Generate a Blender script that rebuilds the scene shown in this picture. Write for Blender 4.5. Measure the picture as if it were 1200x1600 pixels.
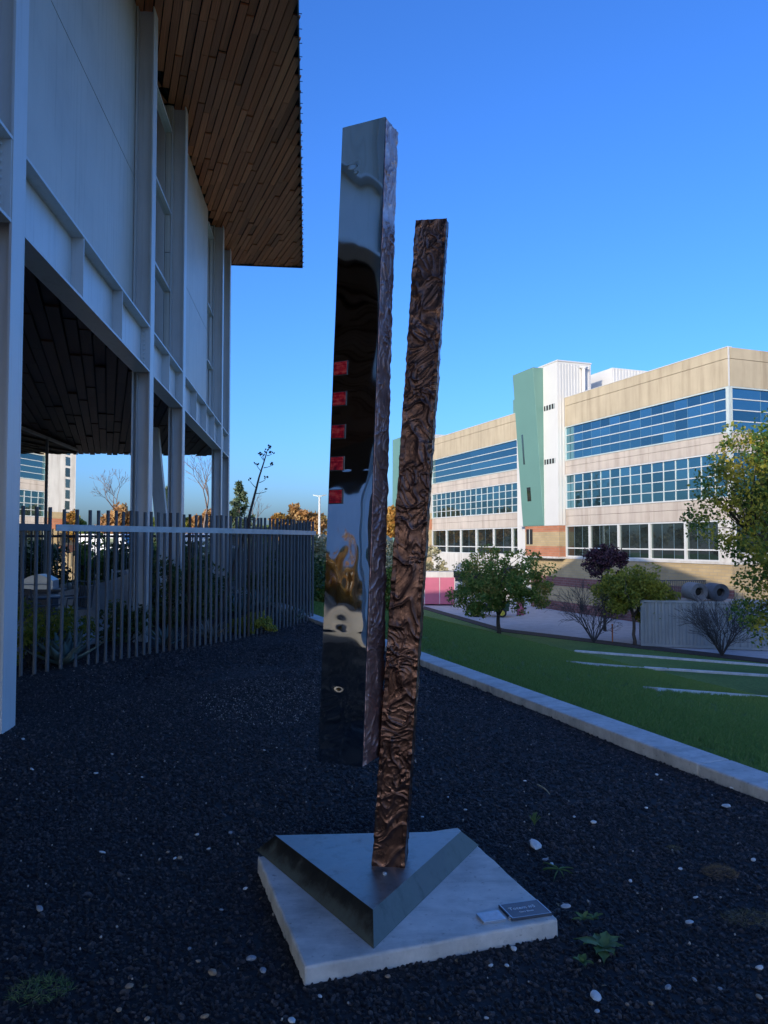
import bpy, math, random
import numpy as np
from mathutils import Vector, Matrix, noise
from math import sin, cos, tan, radians as R, pi, atan, sqrt

rnd = random.Random(7)
NP = np.random.RandomState(7)
for o in list(bpy.data.objects):
    bpy.data.objects.remove(o)
S = bpy.context.scene
COL = S.collection

# ------------------------------------------------------------------ camera
F, H = 1155.0, 1.65
TH = atan(46 / F)
cam_d = bpy.data.cameras.new('camera')
cam = bpy.data.objects.new('camera', cam_d); COL.objects.link(cam)
cam_d.sensor_fit = 'VERTICAL'; cam_d.sensor_height = 24.0
cam_d.lens = F / 1600 * 24.0
cam_d.clip_start = 0.05; cam_d.clip_end = 6000
cam.location = (0, 0, H); cam.rotation_euler = (pi / 2 + TH, 0, 0)
S.camera = cam

# ------------------------------------------------------------------ light
SUN_EL, SUN_STR, SKY_STR = 17.0, 2.0, 0.15
SUN_DIR = Vector((-0.55 * cos(R(SUN_EL)), -0.835 * cos(R(SUN_EL)), sin(R(SUN_EL)))).normalized()   # towards the sun
W = bpy.data.worlds.new('World'); S.world = W; W.use_nodes = True
wn = W.node_tree.nodes; wl = W.node_tree.links
sky = wn.new('ShaderNodeTexSky'); sky.sky_type = 'NISHITA'; sky.sun_disc = False
sky.sun_elevation = R(SUN_EL); sky.sun_rotation = math.atan2(SUN_DIR.x, SUN_DIR.y)
sky.air_density = 1.0; sky.dust_density = 2.8; sky.ozone_density = 8.0; sky.altitude = 0
hs = wn.new('ShaderNodeHueSaturation'); hs.inputs['Hue'].default_value = 0.509; hs.inputs['Saturation'].default_value = 1.07   # the photo's cool white balance, same for the whole sky
wl.new(sky.outputs[0], hs.inputs['Color']); wl.new(hs.outputs[0], wn['Background'].inputs[0]); wn['Background'].inputs[1].default_value = SKY_STR
sun_d = bpy.data.lights.new('sun', 'SUN'); sun_d.energy = SUN_STR; sun_d.angle = R(0.5); sun_d.color = (1.0, 0.88, 0.70)
sun = bpy.data.objects.new('sun', sun_d); COL.objects.link(sun)
sun.rotation_euler = SUN_DIR.to_track_quat('Z', 'Y').to_euler()
sun.location = (-30, -45, 40)
vs = S.view_settings; vs.view_transform = 'Standard'; vs.look = 'None'; vs.gamma = 1.0; vs.exposure = 1.22; vs.use_curve_mapping = False

# ------------------------------------------------------------------ helpers
def ray(x, y):
    u = (x - 600) / F; v = (800 - y) / F
    return Vector((u, cos(TH) - v * sin(TH), sin(TH) + v * cos(TH)))
CAM = Vector((0, 0, H))
def atz(x, y, z):                     # where the sight line of a photo point meets the level z
    d = ray(x, y); return CAM + d * ((z - H) / d.z)
def aty(x, y, Y):                     # ... or the distance Y
    d = ray(x, y); return CAM + d * (Y / d.y)
def tag(o, label=None, cat=None, group=None, kind=None):
    if label: o['label'] = label
    if cat: o['category'] = cat
    if group: o['group'] = group
    if kind: o['kind'] = kind
    return o
def empty(name, loc=(0, 0, 0), rz=0, label=None, cat=None, group=None):
    o = bpy.data.objects.new(name, None); COL.objects.link(o)
    o.location = loc; o.rotation_euler = (0, 0, rz); o.empty_display_size = 0.2
    return tag(o, label, cat, group)
def link(name, me, parent=None, loc=(0, 0, 0), rot=(0, 0, 0), sc=(1, 1, 1)):
    o = bpy.data.objects.new(name, me); COL.objects.link(o)
    o.location = loc; o.rotation_euler = rot; o.scale = sc
    if parent is not None: o.parent = parent
    return o
def copy_tree(o, parent=None):
    c = o.copy(); COL.objects.link(c)
    c.parent = parent
    for ch in list(o.children): copy_tree(ch, c)
    return c
def np_mesh(name, V, faces_n, idx, mat, smooth=False):
    """V (n,3); faces of equal size faces_n; idx flat"""
    me = bpy.data.meshes.new(name)
    V = np.ascontiguousarray(V, dtype=np.float32); idx = np.ascontiguousarray(idx, dtype=np.int32).ravel()
    nf = len(idx) // faces_n
    me.vertices.add(len(V)); me.vertices.foreach_set('co', V.ravel())
    me.loops.add(len(idx)); me.loops.foreach_set('vertex_index', idx)
    me.polygons.add(nf)
    me.polygons.foreach_set('loop_start', np.arange(0, nf * faces_n, faces_n, dtype=np.int32))
    me.polygons.foreach_set('loop_total', np.full(nf, faces_n, dtype=np.int32))
    me.polygons.foreach_set('use_smooth', np.full(nf, smooth, dtype=bool))
    me.update(calc_edges=True); me.validate()
    if mat: me.materials.append(mat)
    return me
class MB:
    def __init__(s): s.v = []; s.f = []
    def add(s, vs, fs):
        b = len(s.v); s.v += [tuple(v) for v in vs]; s.f += [tuple(i + b for i in f) for f in fs]; return s
    def box(s, x0, x1, y0, y1, z0, z1):
        return s.add([(x0,y0,z0),(x1,y0,z0),(x1,y1,z0),(x0,y1,z0),(x0,y0,z1),(x1,y0,z1),(x1,y1,z1),(x0,y1,z1)],
                     [(0,3,2,1),(4,5,6,7),(0,1,5,4),(1,2,6,5),(2,3,7,6),(3,0,4,7)])
    def hexa(s, lo, hi):              # two quads, bottom and top, counter-clockwise from above
        return s.add(list(lo) + list(hi), [(0,3,2,1),(4,5,6,7),(0,1,5,4),(1,2,6,5),(2,3,7,6),(3,0,4,7)])
    def prism(s, lo, hi):             # two n-gons
        n = len(lo)
        return s.add(list(lo) + list(hi), [tuple(reversed(range(n))), tuple(range(n, 2*n))] + [(i, (i+1) % n, n + (i+1) % n, n + i) for i in range(n)])
    def poly(s, pts): return s.add(pts, [tuple(range(len(pts)))])
    def tube(s, pts, rad, n=6, caps=True):
        pts = [Vector(p) for p in pts]
        if not hasattr(rad, '__len__'): rad = [rad] * len(pts)
        vs = []; prev = None
        for i, p in enumerate(pts):
            t = (pts[min(i+1, len(pts)-1)] - pts[max(i-1, 0)]).normalized()
            if prev is None:
                a = Vector((1,0,0)) if abs(t.x) < 0.8 else Vector((0,1,0))
                prev = (a - t * a.dot(t)).normalized()
            else:
                prev = (prev - t * prev.dot(t)).normalized()
            b = t.cross(prev)
            for k in range(n):
                an = 2*pi*k/n; vs.append(p + (prev*cos(an) + b*sin(an)) * rad[i])
        fs = []
        for i in range(len(pts)-1):
            for k in range(n):
                fs.append((i*n+k, i*n+(k+1) % n, (i+1)*n+(k+1) % n, (i+1)*n+k))
        if caps: fs.append(tuple(reversed(range(n)))); fs.append(tuple(range((len(pts)-1)*n, len(pts)*n)))
        return s.add(vs, fs)
    def lathe(s, prof, n=16, c=(0,0,0), axis='z'):
        vs = []
        for r, z in prof:
            for k in range(n):
                a = 2*pi*k/n
                p = (r*cos(a), r*sin(a), z) if axis == 'z' else (z, r*cos(a), r*sin(a)) if axis == 'x' else (r*sin(a), z, r*cos(a))
                vs.append((p[0]+c[0], p[1]+c[1], p[2]+c[2]))
        fs = [(i*n+k, i*n+(k+1) % n, (i+1)*n+(k+1) % n, (i+1)*n+k) for i in range(len(prof)-1) for k in range(n)]
        fs.append(tuple(reversed(range(n)))); fs.append(tuple(range((len(prof)-1)*n, len(prof)*n)))
        return s.add(vs, fs)
    def mesh(s, name, mat, smooth=False):
        me = bpy.data.meshes.new(name); me.from_pydata(s.v, [], s.f); me.update()
        if smooth: me.polygons.foreach_set('use_smooth', [True] * len(me.polygons))
        if mat: me.materials.append(mat)
        return me
    def build(s, name, mat, parent=None, smooth=False, bevel=0, loc=(0,0,0), rot=(0,0,0)):
        o = link(name, s.mesh(name, mat, smooth), parent, loc, rot)
        if bevel:
            m = o.modifiers.new('edge', 'BEVEL'); m.width = bevel; m.segments = 2; m.limit_method = 'ANGLE'
        return o

# ------------------------------------------------------------------ materials
class Mt:
    """small node-graph helper"""
    def __init__(s, name, rough=0.6, metal=0.0, spec=0.5):
        s.m = bpy.data.materials.new(name); s.m.use_nodes = True
        s.t = s.m.node_tree; s.p = s.t.nodes['Principled BSDF']
        s.p.inputs['Roughness'].default_value = rough; s.p.inputs['Metallic'].default_value = metal
        s.p.inputs['Specular IOR Level'].default_value = spec
        s.out = s.t.nodes['Material Output']
    def n(s, typ, **kw):
        nd = s.t.nodes.new(typ)
        for k, v in kw.items():
            if k in nd.inputs: nd.inputs[k].default_value = v
            else: setattr(nd, k, v)
        return nd
    def l(s, a, b): s.t.links.new(a, b)
    def coord(s, kind='Object', scale=(1,1,1)):
        tc = s.n('ShaderNodeTexCoord'); mp = s.n('ShaderNodeMapping'); mp.inputs['Scale'].default_value = scale
        s.l(tc.outputs[kind], mp.inputs['Vector']); return mp.outputs[0]
    def noise(s, vec, scale, detail=4, rough=0.55):
        nd = s.n('ShaderNodeTexNoise', Scale=scale, Detail=detail, Roughness=rough)
        if vec is not None: s.l(vec, nd.inputs['Vector'])
        return nd.outputs['Fac']
    def ramp(s, fac, stops):
        nd = s.n('ShaderNodeValToRGB'); el = nd.color_ramp.elements
        while len(el) < len(stops): el.new(0.5)
        for e, (p, c) in zip(el, stops):
            e.position = p; e.color = (*c, 1) if len(c) == 3 else c
        s.l(fac, nd.inputs['Fac']); return nd.outputs['Color']
    def mix(s, fac, a, b, blend='MIX'):
        nd = s.n('ShaderNodeMix', data_type='RGBA', blend_type=blend)
        for inp, v in ((nd.inputs['Factor'], fac), (nd.inputs[6], a), (nd.inputs[7], b)):
            if hasattr(v, 'links') or hasattr(v, 'is_output'): s.l(v, inp)
            else: inp.default_value = v if isinstance(v, float) else (*v, 1)
        return nd.outputs[2]
    def base(s, c):
        if isinstance(c, tuple): s.p.inputs['Base Color'].default_value = (*c, 1)
        else: s.l(c, s.p.inputs['Base Color'])
        return s
    def bump(s, h, strength=0.3, dist=0.01):
        b = s.n('ShaderNodeBump', Strength=strength, Distance=dist); s.l(h, b.inputs['Height']); s.l(b.outputs[0], s.p.inputs['Normal']); return s
def mul(c, k): return tuple(x * k for x in c)
def mk(name, c, rough=0.6, metal=0.0, var=0.15, scale=3.0, bump=0.0, bscale=40.0, kind='Object', spec=0.5, stretch=(1,1,1)):
    """plain procedural surface: two-scale colour variation plus fine relief"""
    t = Mt(name, rough, metal, spec); v = t.coord(kind, stretch)
    f = t.noise(v, scale, 6, 0.6)
    t.base(t.ramp(f, [(0.25, mul(c, 1 - var)), (0.5, c), (0.78, mul(c, 1 + var))]))
    if bump: t.bump(t.noise(v, bscale, 5, 0.6), bump, 0.004)
    return t.m

def streaked(name, c, rough, k=.10):
    t = Mt(name, rough, 0, .5); f = t.noise(t.coord('Object'), 0.9, 6, .6); g = t.noise(t.coord('Object', (5, 5, .16)), 2.2, 6, .7)
    a = t.ramp(f, [(.28, mul(c, 1 - k)), (.5, c), (.75, mul(c, 1 + k * .6))])
    t.base(t.mix(1.0, a, t.ramp(g, [(.30, (.84, .83, .80)), (.48, (1, 1, 1))]), 'MULTIPLY')); t.bump(t.noise(t.coord('Object'), 45, 4), .05, .003); return t.m
steel_paint = streaked('grey_steel_paint', (0.70, 0.68, 0.65), 0.38)
panel_metal = streaked('grey_wall_panel', (0.62, 0.56, 0.48), 0.45, .12)
dark_metal = mk('dark_metal', (0.05, 0.052, 0.058), 0.45, 0.2, 0.2, 4)
fence_paint = mk('fence_bar_paint', (0.115, 0.122, 0.13), 0.5, 0.2, 0.2, 3, 0.1, 60)
rust_paint = mk('rusty_bar', (0.10, 0.065, 0.05), 0.7, 0.2, 0.3, 6, 0.2, 60)
rail_metal = mk('galvanised_rail', (0.52, 0.53, 0.53), 0.45, 0.35, 0.2, 7, 0.1, 60)
black_fill = mk('dark_backing', (0.012, 0.011, 0.010), 0.9, 0, 0.2, 3)  # flat near-black for backings, block interiors and dark openings
white_metal = mk('white_ribbed_metal', (0.55, 0.53, 0.485), 0.5, 0, 0.04, 0.6)
teal_metal = mk('teal_panel', (0.112, 0.22, 0.18), 0.5, 0, 0.05, 0.4)
alu = mk('pale_green_frame', (0.46, 0.50, 0.46), 0.4, 0.1, 0.05, 2)
mull_white = mk('white_mullion', (0.52, 0.52, 0.49), 0.45, 0, 0.04, 2)
rubber = mk('rubber', (0.02, 0.02, 0.021), 0.8, 0, 0.2, 10)
bark = mk('bark', (0.075, 0.055, 0.042), 0.9, 0, 0.4, 9, 0.5, 30)
bark_pale = mk('pale_twig', (0.17, 0.125, 0.10), 0.9, 0, 0.3, 6)
bark_dark = mk('dark_twig', (0.055, 0.05, 0.05), 0.9, 0, 0.3, 6)

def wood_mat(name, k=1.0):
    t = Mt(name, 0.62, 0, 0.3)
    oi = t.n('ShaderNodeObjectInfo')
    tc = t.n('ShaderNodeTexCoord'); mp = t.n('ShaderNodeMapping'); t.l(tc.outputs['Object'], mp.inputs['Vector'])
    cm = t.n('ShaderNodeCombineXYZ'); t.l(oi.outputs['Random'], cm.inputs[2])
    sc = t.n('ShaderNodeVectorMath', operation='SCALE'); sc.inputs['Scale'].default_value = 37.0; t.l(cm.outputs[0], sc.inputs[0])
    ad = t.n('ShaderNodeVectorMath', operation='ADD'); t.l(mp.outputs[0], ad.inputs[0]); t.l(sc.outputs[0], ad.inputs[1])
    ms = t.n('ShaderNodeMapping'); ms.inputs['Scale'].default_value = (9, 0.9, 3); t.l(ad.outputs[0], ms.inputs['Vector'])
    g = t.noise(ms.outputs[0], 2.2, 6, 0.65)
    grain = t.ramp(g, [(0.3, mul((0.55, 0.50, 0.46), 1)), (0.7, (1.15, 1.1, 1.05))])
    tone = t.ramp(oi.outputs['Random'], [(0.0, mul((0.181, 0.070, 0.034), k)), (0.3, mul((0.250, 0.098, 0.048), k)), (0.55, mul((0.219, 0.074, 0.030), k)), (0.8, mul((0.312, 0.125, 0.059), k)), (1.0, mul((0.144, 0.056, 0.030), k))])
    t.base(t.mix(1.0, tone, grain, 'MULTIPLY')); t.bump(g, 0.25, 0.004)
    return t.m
wood = wood_mat('cedar_plank', 3.0); wood_dark = wood_mat('dark_plank', 0.38)  # same plank shader in a much darker tone for the floor soffit

def brick_mat(name, a, b, mortar):
    t = Mt(name, 0.85, 0, 0.2); tc = t.n('ShaderNodeTexCoord'); sx = t.n('ShaderNodeSeparateXYZ'); t.l(tc.outputs['Object'], sx.inputs[0])
    ad = t.n('ShaderNodeMath', operation='ADD'); t.l(sx.outputs[0], ad.inputs[0]); t.l(sx.outputs[1], ad.inputs[1])
    cb = t.n('ShaderNodeCombineXYZ'); t.l(ad.outputs[0], cb.inputs[0]); t.l(sx.outputs[2], cb.inputs[1])
    bt = t.n('ShaderNodeTexBrick', Scale=1.0); t.l(cb.outputs[0], bt.inputs['Vector'])
    bt.inputs['Color1'].default_value = (*a, 1); bt.inputs['Color2'].default_value = (*b, 1); bt.inputs['Mortar'].default_value = (*mortar, 1)
    bt.inputs['Brick Width'].default_value = 0.60; bt.inputs['Row Height'].default_value = 0.20; bt.inputs['Mortar Size'].default_value = 0.018
    nz = t.noise(cb.outputs[0], 0.6, 5)
    t.base(t.mix(1.0, bt.outputs['Color'], t.ramp(nz, [(0.3, (0.86, 0.86, 0.86)), (0.7, (1.1, 1.1, 1.1))]), 'MULTIPLY'))
    t.bump(bt.outputs['Fac'], 0.3, -0.01); return t.m
brick_yellow = brick_mat('buff_brick', (0.42, 0.31, 0.165), (0.36, 0.265, 0.14), (0.30, 0.25, 0.17))
brick_orange = brick_mat('orange_brick', (0.42, 0.165, 0.085), (0.36, 0.135, 0.07), (0.30, 0.2, 0.14))
brick_red = brick_mat('dark_red_brick', (0.20, 0.085, 0.075), (0.165, 0.07, 0.062), (0.2, 0.15, 0.13))

def precast_mat(name, c):
    t = Mt(name, 0.85, 0, 0.25); v = t.coord('Object', (1, 1, 1)); st = t.coord('Object', (1, 1.2, 0.12))
    f = t.noise(v, 0.35, 7, 0.62); g = t.noise(st, 1.6, 5, 0.6)
    a = t.ramp(f, [(0.3, mul(c, 0.86)), (0.55, c), (0.75, mul(c, 1.1))])
    t.base(t.mix(1.0, a, t.ramp(g, [(0.32, (0.78, 0.76, 0.74)), (0.5, (0.98, 0.98, 0.98)), (0.7, (1.07, 1.07, 1.07))]), 'MULTIPLY')); t.bump(t.noise(v, 9, 4), 0.15, 0.01)
    return t.m
precast_tan = precast_mat('tan_precast', (0.42, 0.345, 0.235))
precast_pink = precast_mat('pale_precast', (0.45, 0.385, 0.32))
precast_white = precast_mat('white_precast', (0.52, 0.49, 0.44))

def glass_mat(name, tint, rough=0.02, metal=0.92):
    t = Mt(name, rough, metal, 0.6); v = t.coord('Object'); oi = t.n('ShaderNodeObjectInfo')
    c = t.ramp(oi.outputs['Random'], [(0.0, mul(tint, 0.70)), (1.0, mul(tint, 1.22))]); t.base(c)
    t.bump(t.noise(v, 0.9, 2), 0.02, 0.02); return t.m
glass_blue = glass_mat('blue_reflective_glass', (0.13, 0.29, 0.36))
glass_green = glass_mat('clear_reflective_glass', (0.17, 0.22, 0.22))
glass_dark = glass_mat('lobby_glass', (0.80, 0.80, 0.78), 0.01, 1.0)

def leaf_mat(name, stops, trans=0.35, yellow=None, ysc=0.8, ylo=0.52):
    t = Mt(name, 0.55, 0, 0.3)
    ge = t.n('ShaderNodeNewGeometry'); c = t.ramp(ge.outputs['Random Per Island'], stops)
    if yellow:
        v = t.coord('Object'); f = t.noise(v, ysc, 3, 0.6)
        c = t.mix(t.ramp(f, [(ylo, (0,0,0)), (ylo + 0.14, (1,1,1))]), c, yellow)
    t.base(c)
    tr = t.n('ShaderNodeBsdfTranslucent'); t.l(c, tr.inputs['Color'])
    mx = t.n('ShaderNodeMixShader'); mx.inputs[0].default_value = trans
    t.l(t.p.outputs[0], mx.inputs[1]); t.l(tr.outputs[0], mx.inputs[2]); t.l(mx.outputs[0], t.out.inputs['Surface'])
    return t.m
lf_green = leaf_mat('green_leaf', [(0, (0.091, 0.169, 0.036)), (0.4, (0.169, 0.261, 0.056)), (0.8, (0.261, 0.322, 0.066)), (1, (0.491, 0.369, 0.091))], 0.5, (0.430, 0.261, 0.061), 0.7, 0.56)
lf_olive = leaf_mat('yellow_green_leaf', [(0, (0.115, 0.161, 0.025)), (0.5, (0.227, 0.246, 0.039)), (1, (0.370, 0.323, 0.043))], 0.5, (0.370, 0.350, 0.043), 0.8, 0.52)
lf_right = leaf_mat('ash_leaf', [(0, (0.051, 0.113, 0.028)), (0.5, (0.107, 0.201, 0.043)), (0.85, (0.213, 0.271, 0.047)), (1, (0.425, 0.355, 0.047))], 0.5, (0.600, 0.450, 0.051), 0.55, 0.52)
lf_purple = leaf_mat('plum_leaf', [(0, (0.025, 0.014, 0.022)), (0.6, (0.056, 0.022, 0.036)), (1, (0.105, 0.042, 0.049))], 0.2)
lf_gold = leaf_mat('gold_leaf', [(0, (0.34, 0.19, 0.05)), (0.5, (0.46, 0.28, 0.06)), (1, (0.44, 0.19, 0.05))], 0.4)
lf_orange = leaf_mat('orange_leaf', [(0, (0.36, 0.17, 0.06)), (0.5, (0.46, 0.25, 0.09)), (1, (0.50, 0.34, 0.14))], 0.4, (0.20, 0.16, 0.03), 0.25, 0.5)
lf_pale = leaf_mat('pale_seed_leaf', [(0, (0.350, 0.306, 0.175)), (0.5, (0.595, 0.525, 0.333)), (1, (0.228, 0.245, 0.088))], 0.3, (0.175, 0.193, 0.052), 0.6, 0.5)
lf_dark = leaf_mat('dark_shrub_leaf', [(0, (0.036, 0.069, 0.023)), (0.6, (0.081, 0.119, 0.036)), (1, (0.161, 0.173, 0.046))], 0.2)
lf_conifer = leaf_mat('conifer_needle', [(0, (0.035, 0.070, 0.032)), (0.6, (0.079, 0.114, 0.056)), (1, (0.175, 0.193, 0.105))], 0.15)
lf_lime = leaf_mat('lime_shrub_leaf', [(0, (0.175, 0.201, 0.035)), (0.6, (0.350, 0.333, 0.052)), (1, (0.473, 0.403, 0.070))], 0.25)
lf_far = leaf_mat('far_autumn_leaf', [(0, (.07, .075, .04)), (.5, (.14, .12, .06)), (.8, (.24, .17, .08)), (1, (.20, .19, .14))], .2)
lf_weed = leaf_mat('weed_leaf', [(0, (0.089, 0.157, 0.049)), (0.6, (0.160, 0.241, 0.083)), (1, (0.283, 0.312, 0.132))], 0.25)
agave_mat = mk('agave_leaf', (0.13, 0.185, 0.165), 0.5, 0, 0.25, 5, 0.1, 30)
agave_dead = mk('dry_agave_leaf', (0.30, 0.25, 0.19), 0.8, 0, 0.3, 5, 0.1, 30)

def concrete_mat(name, c, rough=0.8, stain=0.3):
    t = Mt(name, rough, 0, 0.3); v = t.coord('Object')
    f = t.noise(v, 2.0, 8, 0.65); g = t.noise(v, 14, 6, 0.6); s_ = t.noise(t.coord('Object', (1.0, 5.0, 1.0)), 1.1, 6, 0.7)
    a = t.ramp(f, [(0.3, mul(c, 1 - stain)), (0.5, c), (0.72, mul(c, 1 + stain * 0.55))])
    b = t.mix(1.0, a, t.ramp(g, [(0.3, (0.86, 0.86, 0.86)), (0.7, (1.08, 1.08, 1.08))]), 'MULTIPLY')
    sp_ = t.noise(v, 38, 3, .5)
    b = t.mix(1.0, b, t.ramp(sp_, [(0.26, (0.62, 0.60, 0.58)), (0.36, (1, 1, 1))]), 'MULTIPLY')
    t.base(t.mix(1.0, b, t.ramp(s_, [(0.32, (0.72, 0.72, 0.71)), (0.52, (1, 1, 1))]), 'MULTIPLY'))
    t.bump(t.noise(v, 55, 6, 0.7), 0.25, 0.004); return t.m
concrete = concrete_mat('slab_concrete', (0.68, 0.63, 0.565), 0.75, 0.32)
kerb_conc = concrete_mat('kerb_concrete', (0.66, 0.625, 0.585), 0.8, 0.15)
patio_conc = concrete_mat('patio_concrete', (0.42, 0.41, 0.40), 0.8, 0.15)
plaza_mat = concrete_mat('plaza_paving', (0.50, 0.46, 0.45), 0.85, 0.15)

def lava_mat():
    t = Mt('lava_rock', 0.58, 0, 0.5); v = t.coord('Object'); oi = t.n('ShaderNodeObjectInfo')
    c = t.ramp(oi.outputs['Random'], [(0, (0.014, 0.013, 0.016)), (0.5, (0.034, 0.031, 0.035)), (0.8, (0.062, 0.052, 0.054)), (1, (0.14, 0.12, 0.115))])
    t.base(c); t.bump(t.noise(v, 3, 5, 0.7), 0.6, 0.2); return t.m
lava = lava_mat()
gravel_ground = mk('dark_gravel_ground', (0.016, 0.015, 0.0165), 0.85, 0, 0.45, 30, 0.8, 90)
mulch = mk('bark_mulch', (0.045, 0.032, 0.026), 0.95, 0, 0.5, 6, 0.6, 20)
def lawn_mat():
    t = Mt('lawn_grass', 0.8, 0, 0.2); v = t.coord('Object')
    f = t.noise(v, 0.35, 6, 0.6); g = t.noise(v, 7, 5, 0.7)
    a = t.ramp(f, [(0.3, (0.10, 0.175, 0.048)), (0.5, (0.135, 0.22, 0.058)), (0.7, (0.175, 0.255, 0.07))])
    t.base(t.mix(1.0, a, t.ramp(g, [(0.3, (0.7, 0.7, 0.7)), (0.7, (1.2, 1.2, 1.15))]), 'MULTIPLY'))
    t.bump(t.noise(v, 26, 5, 0.8), 1.0, 0.05); return t.m
lawn_m = lawn_mat()
blade_m = leaf_mat('grass_blade', [(0, (0.14, 0.23, 0.05)), (0.5, (0.20, 0.31, 0.075)), (0.9, (0.26, 0.35, 0.09)), (1, (0.38, 0.35, 0.15))], 0.5)
earth = mk('dry_ground', (0.10, 0.07, 0.032), 0.95, 0, 0.3, 0.08, 0.3, 2)

# ------------------------------------------------------------------ frames of the site
BE = R(20.5)                                          # kerb, office front and planks
NB = Vector((cos(BE), sin(BE), 0)); AB = Vector((-sin(BE), cos(BE), 0))
def QR(q, r, z=0.0): return NB * q + AB * r + Vector((0, 0, z))
AL = R(6.0)                                           # the near building's front
NA = Vector((cos(AL), sin(AL), 0)); AA = Vector((-sin(AL), cos(AL), 0))
Q0, Q1, ZP = 4.4, 22.4, -4.0
def lawn_z(q): return ZP * min(1.0, max(0.0, (q - Q0) / (Q1 - Q0)))
def hit_lawn(x, y, far=80.0):
    d = ray(x, y); lo = 2.0; t = lo
    while t < far:
        p = CAM + d * t
        if p.z <= lawn_z(p.dot(NB)): return p
        t += 0.03
    return CAM + d * far

# ------------------------------------------------------------------ ground, lawn, plaza
def sheet(name, qs, rs, zf, mat, kind='structure'):
    V = []; Fc = []
    for r in rs:
        for q in qs: V.append(QR(q, r, zf(q, r)))
    n = len(qs)
    for j in range(len(rs) - 1):
        for i in range(n - 1): Fc.append((j*n+i, j*n+i+1, (j+1)*n+i+1, (j+1)*n+i))
    m = MB(); m.add(V, Fc); o = m.build(name, mat, smooth=True); o['kind'] = kind
    return o
sheet('ground', [-2500, -400, -60, 0, Q0 - 0.1, Q0, Q1, 40, 200, 2500], [-2500, -300, -40, 0, 40, 100, 400, 3000], lambda q, r: lawn_z(q) - 0.07, earth)
sheet('gravel_bed', [-16 + i * 0.5 for i in range(40)] + [3.96], [-12 + j * 0.5 for j in range(73)],
      lambda q, r: 0.026 * noise.noise(Vector((q * 0.9, r * 0.9, 2))) - 0.014, gravel_ground)
def lz(q, r):
    k = min(1, max(0, (q - Q0) / 3.0)) * min(1, max(0, (Q1 - q) / 3.0))
    return lawn_z(q) + 0.05 * k * noise.noise(Vector((q * 0.35, r * 0.35, 5)))
lawn = sheet('lawn', [4.2] + [4.4 + 0.5 * i for i in range(37)], [-10 + 0.8 * j for j in range(115)], lz, lawn_m)
# the lower end of the lawn turns towards the right round the planting bed
EDGE = [atz(600, 946, ZP), atz(655, 950, ZP), atz(780, 987, ZP), atz(880, 999, ZP), atz(1000, 1014, ZP), atz(1200, 1037, ZP), Vector((40, 22, ZP))]
m = MB()
pl = [QR(Q1 - 0.8, -10, ZP + 0.004)] + [p + Vector((0, 0, 0.004)) for p in reversed(EDGE)] + [QR(Q1 - 0.8, 70, ZP + 0.004)]
m.poly([QR(Q1 - 0.05, -10, ZP + .004), QR(60, -10, ZP + .004), Vector((40, 22, ZP + .004)), EDGE[5] + Vector((0, 0, .004)), EDGE[4] + Vector((0, 0, .004)), EDGE[3] + Vector((0, 0, .004)), EDGE[2] + Vector((0, 0, .004)), EDGE[1] + Vector((0, 0, .004)), QR(Q1 - 0.05, 62, ZP + .004)])
o = m.build('lower_lawn', lawn_m); o['kind'] = 'structure'
m = MB(); zb = ZP + 0.035                             # dark planting bed along the lawn's lower edge
off = Vector((0.55, 1.25, 0))
for a, b in zip(EDGE[1:-1], EDGE[2:]):
    a = Vector((a.x, a.y, zb)); b = Vector((b.x, b.y, zb))
    m.add([a, b, b + off, a + off, a - Vector((0,0,.1)), b - Vector((0,0,.1))], [(0, 1, 2, 3), (4, 5, 1, 0)])
o = m.build('planting_bed', mulch); o['kind'] = 'structure'
m = MB(); m.poly([QR(22, -10, ZP - 0.05), QR(80, -10, ZP - 0.05), QR(80, 160, ZP - 0.05), QR(22, 160, ZP - 0.05)])
o = m.build('plaza', plaza_mat); o['kind'] = 'structure'; o.location.z = 0.045
# kerb between gravel and lawn, cast in lengths
m = MB()
kerb = empty('kerb', QR(4.1, 3, 0), BE); kerb['kind'] = 'structure'
r0 = -8.0
while r0 < 26:
    k = MB(); k.box(-0.15, 0.15, r0 - 3 + 0.004, r0 - 3 + 3.05 - 0.004, -0.25, 0.072)
    k.build('kerb_length', kerb_conc, kerb, bevel=0.012); r0 += 3.05
# ------------------------------------------------------------------ near building (steel frame, timber soffits)
B0 = NA * -2.585 + AA * 7.0
bld = empty('steel_framed_building', B0, AL, 'grey steel framed building on columns with timber plank soffits under floor and roof', 'building')
def Z_roof(s): return 10.70 + 0.068 * (s - 12.9)      # s measured from the camera's foot along the front
S0 = 7.0
cols_s = [-14.2, -8.0, -5.0, 1.0, 7.0, 12.78, 16.05, 23.15, 25.3]
FW, DP = 0.30, 0.29
ZB0, ZB1 = 4.45, 5.22
for s in cols_s:
    y1 = s - S0; y0 = y1 - FW; zt = Z_roof(s) - 0.004
    c = MB()
    c.box(-0.022, 0, y0, y1, 0, zt); c.box(-DP, -DP + 0.022, y0, y1, 0, zt); c.box(-DP + 0.022, -0.022, (y0+y1)/2 - 0.008, (y0+y1)/2 + 0.008, 0, zt)
    c.box(-DP + 0.07, -DP + 0.076, y0 + 0.02, (y0+y1)/2 - 0.008, 0, ZB0 - 0.02)
    c.build('column', steel_paint, bld)
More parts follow.
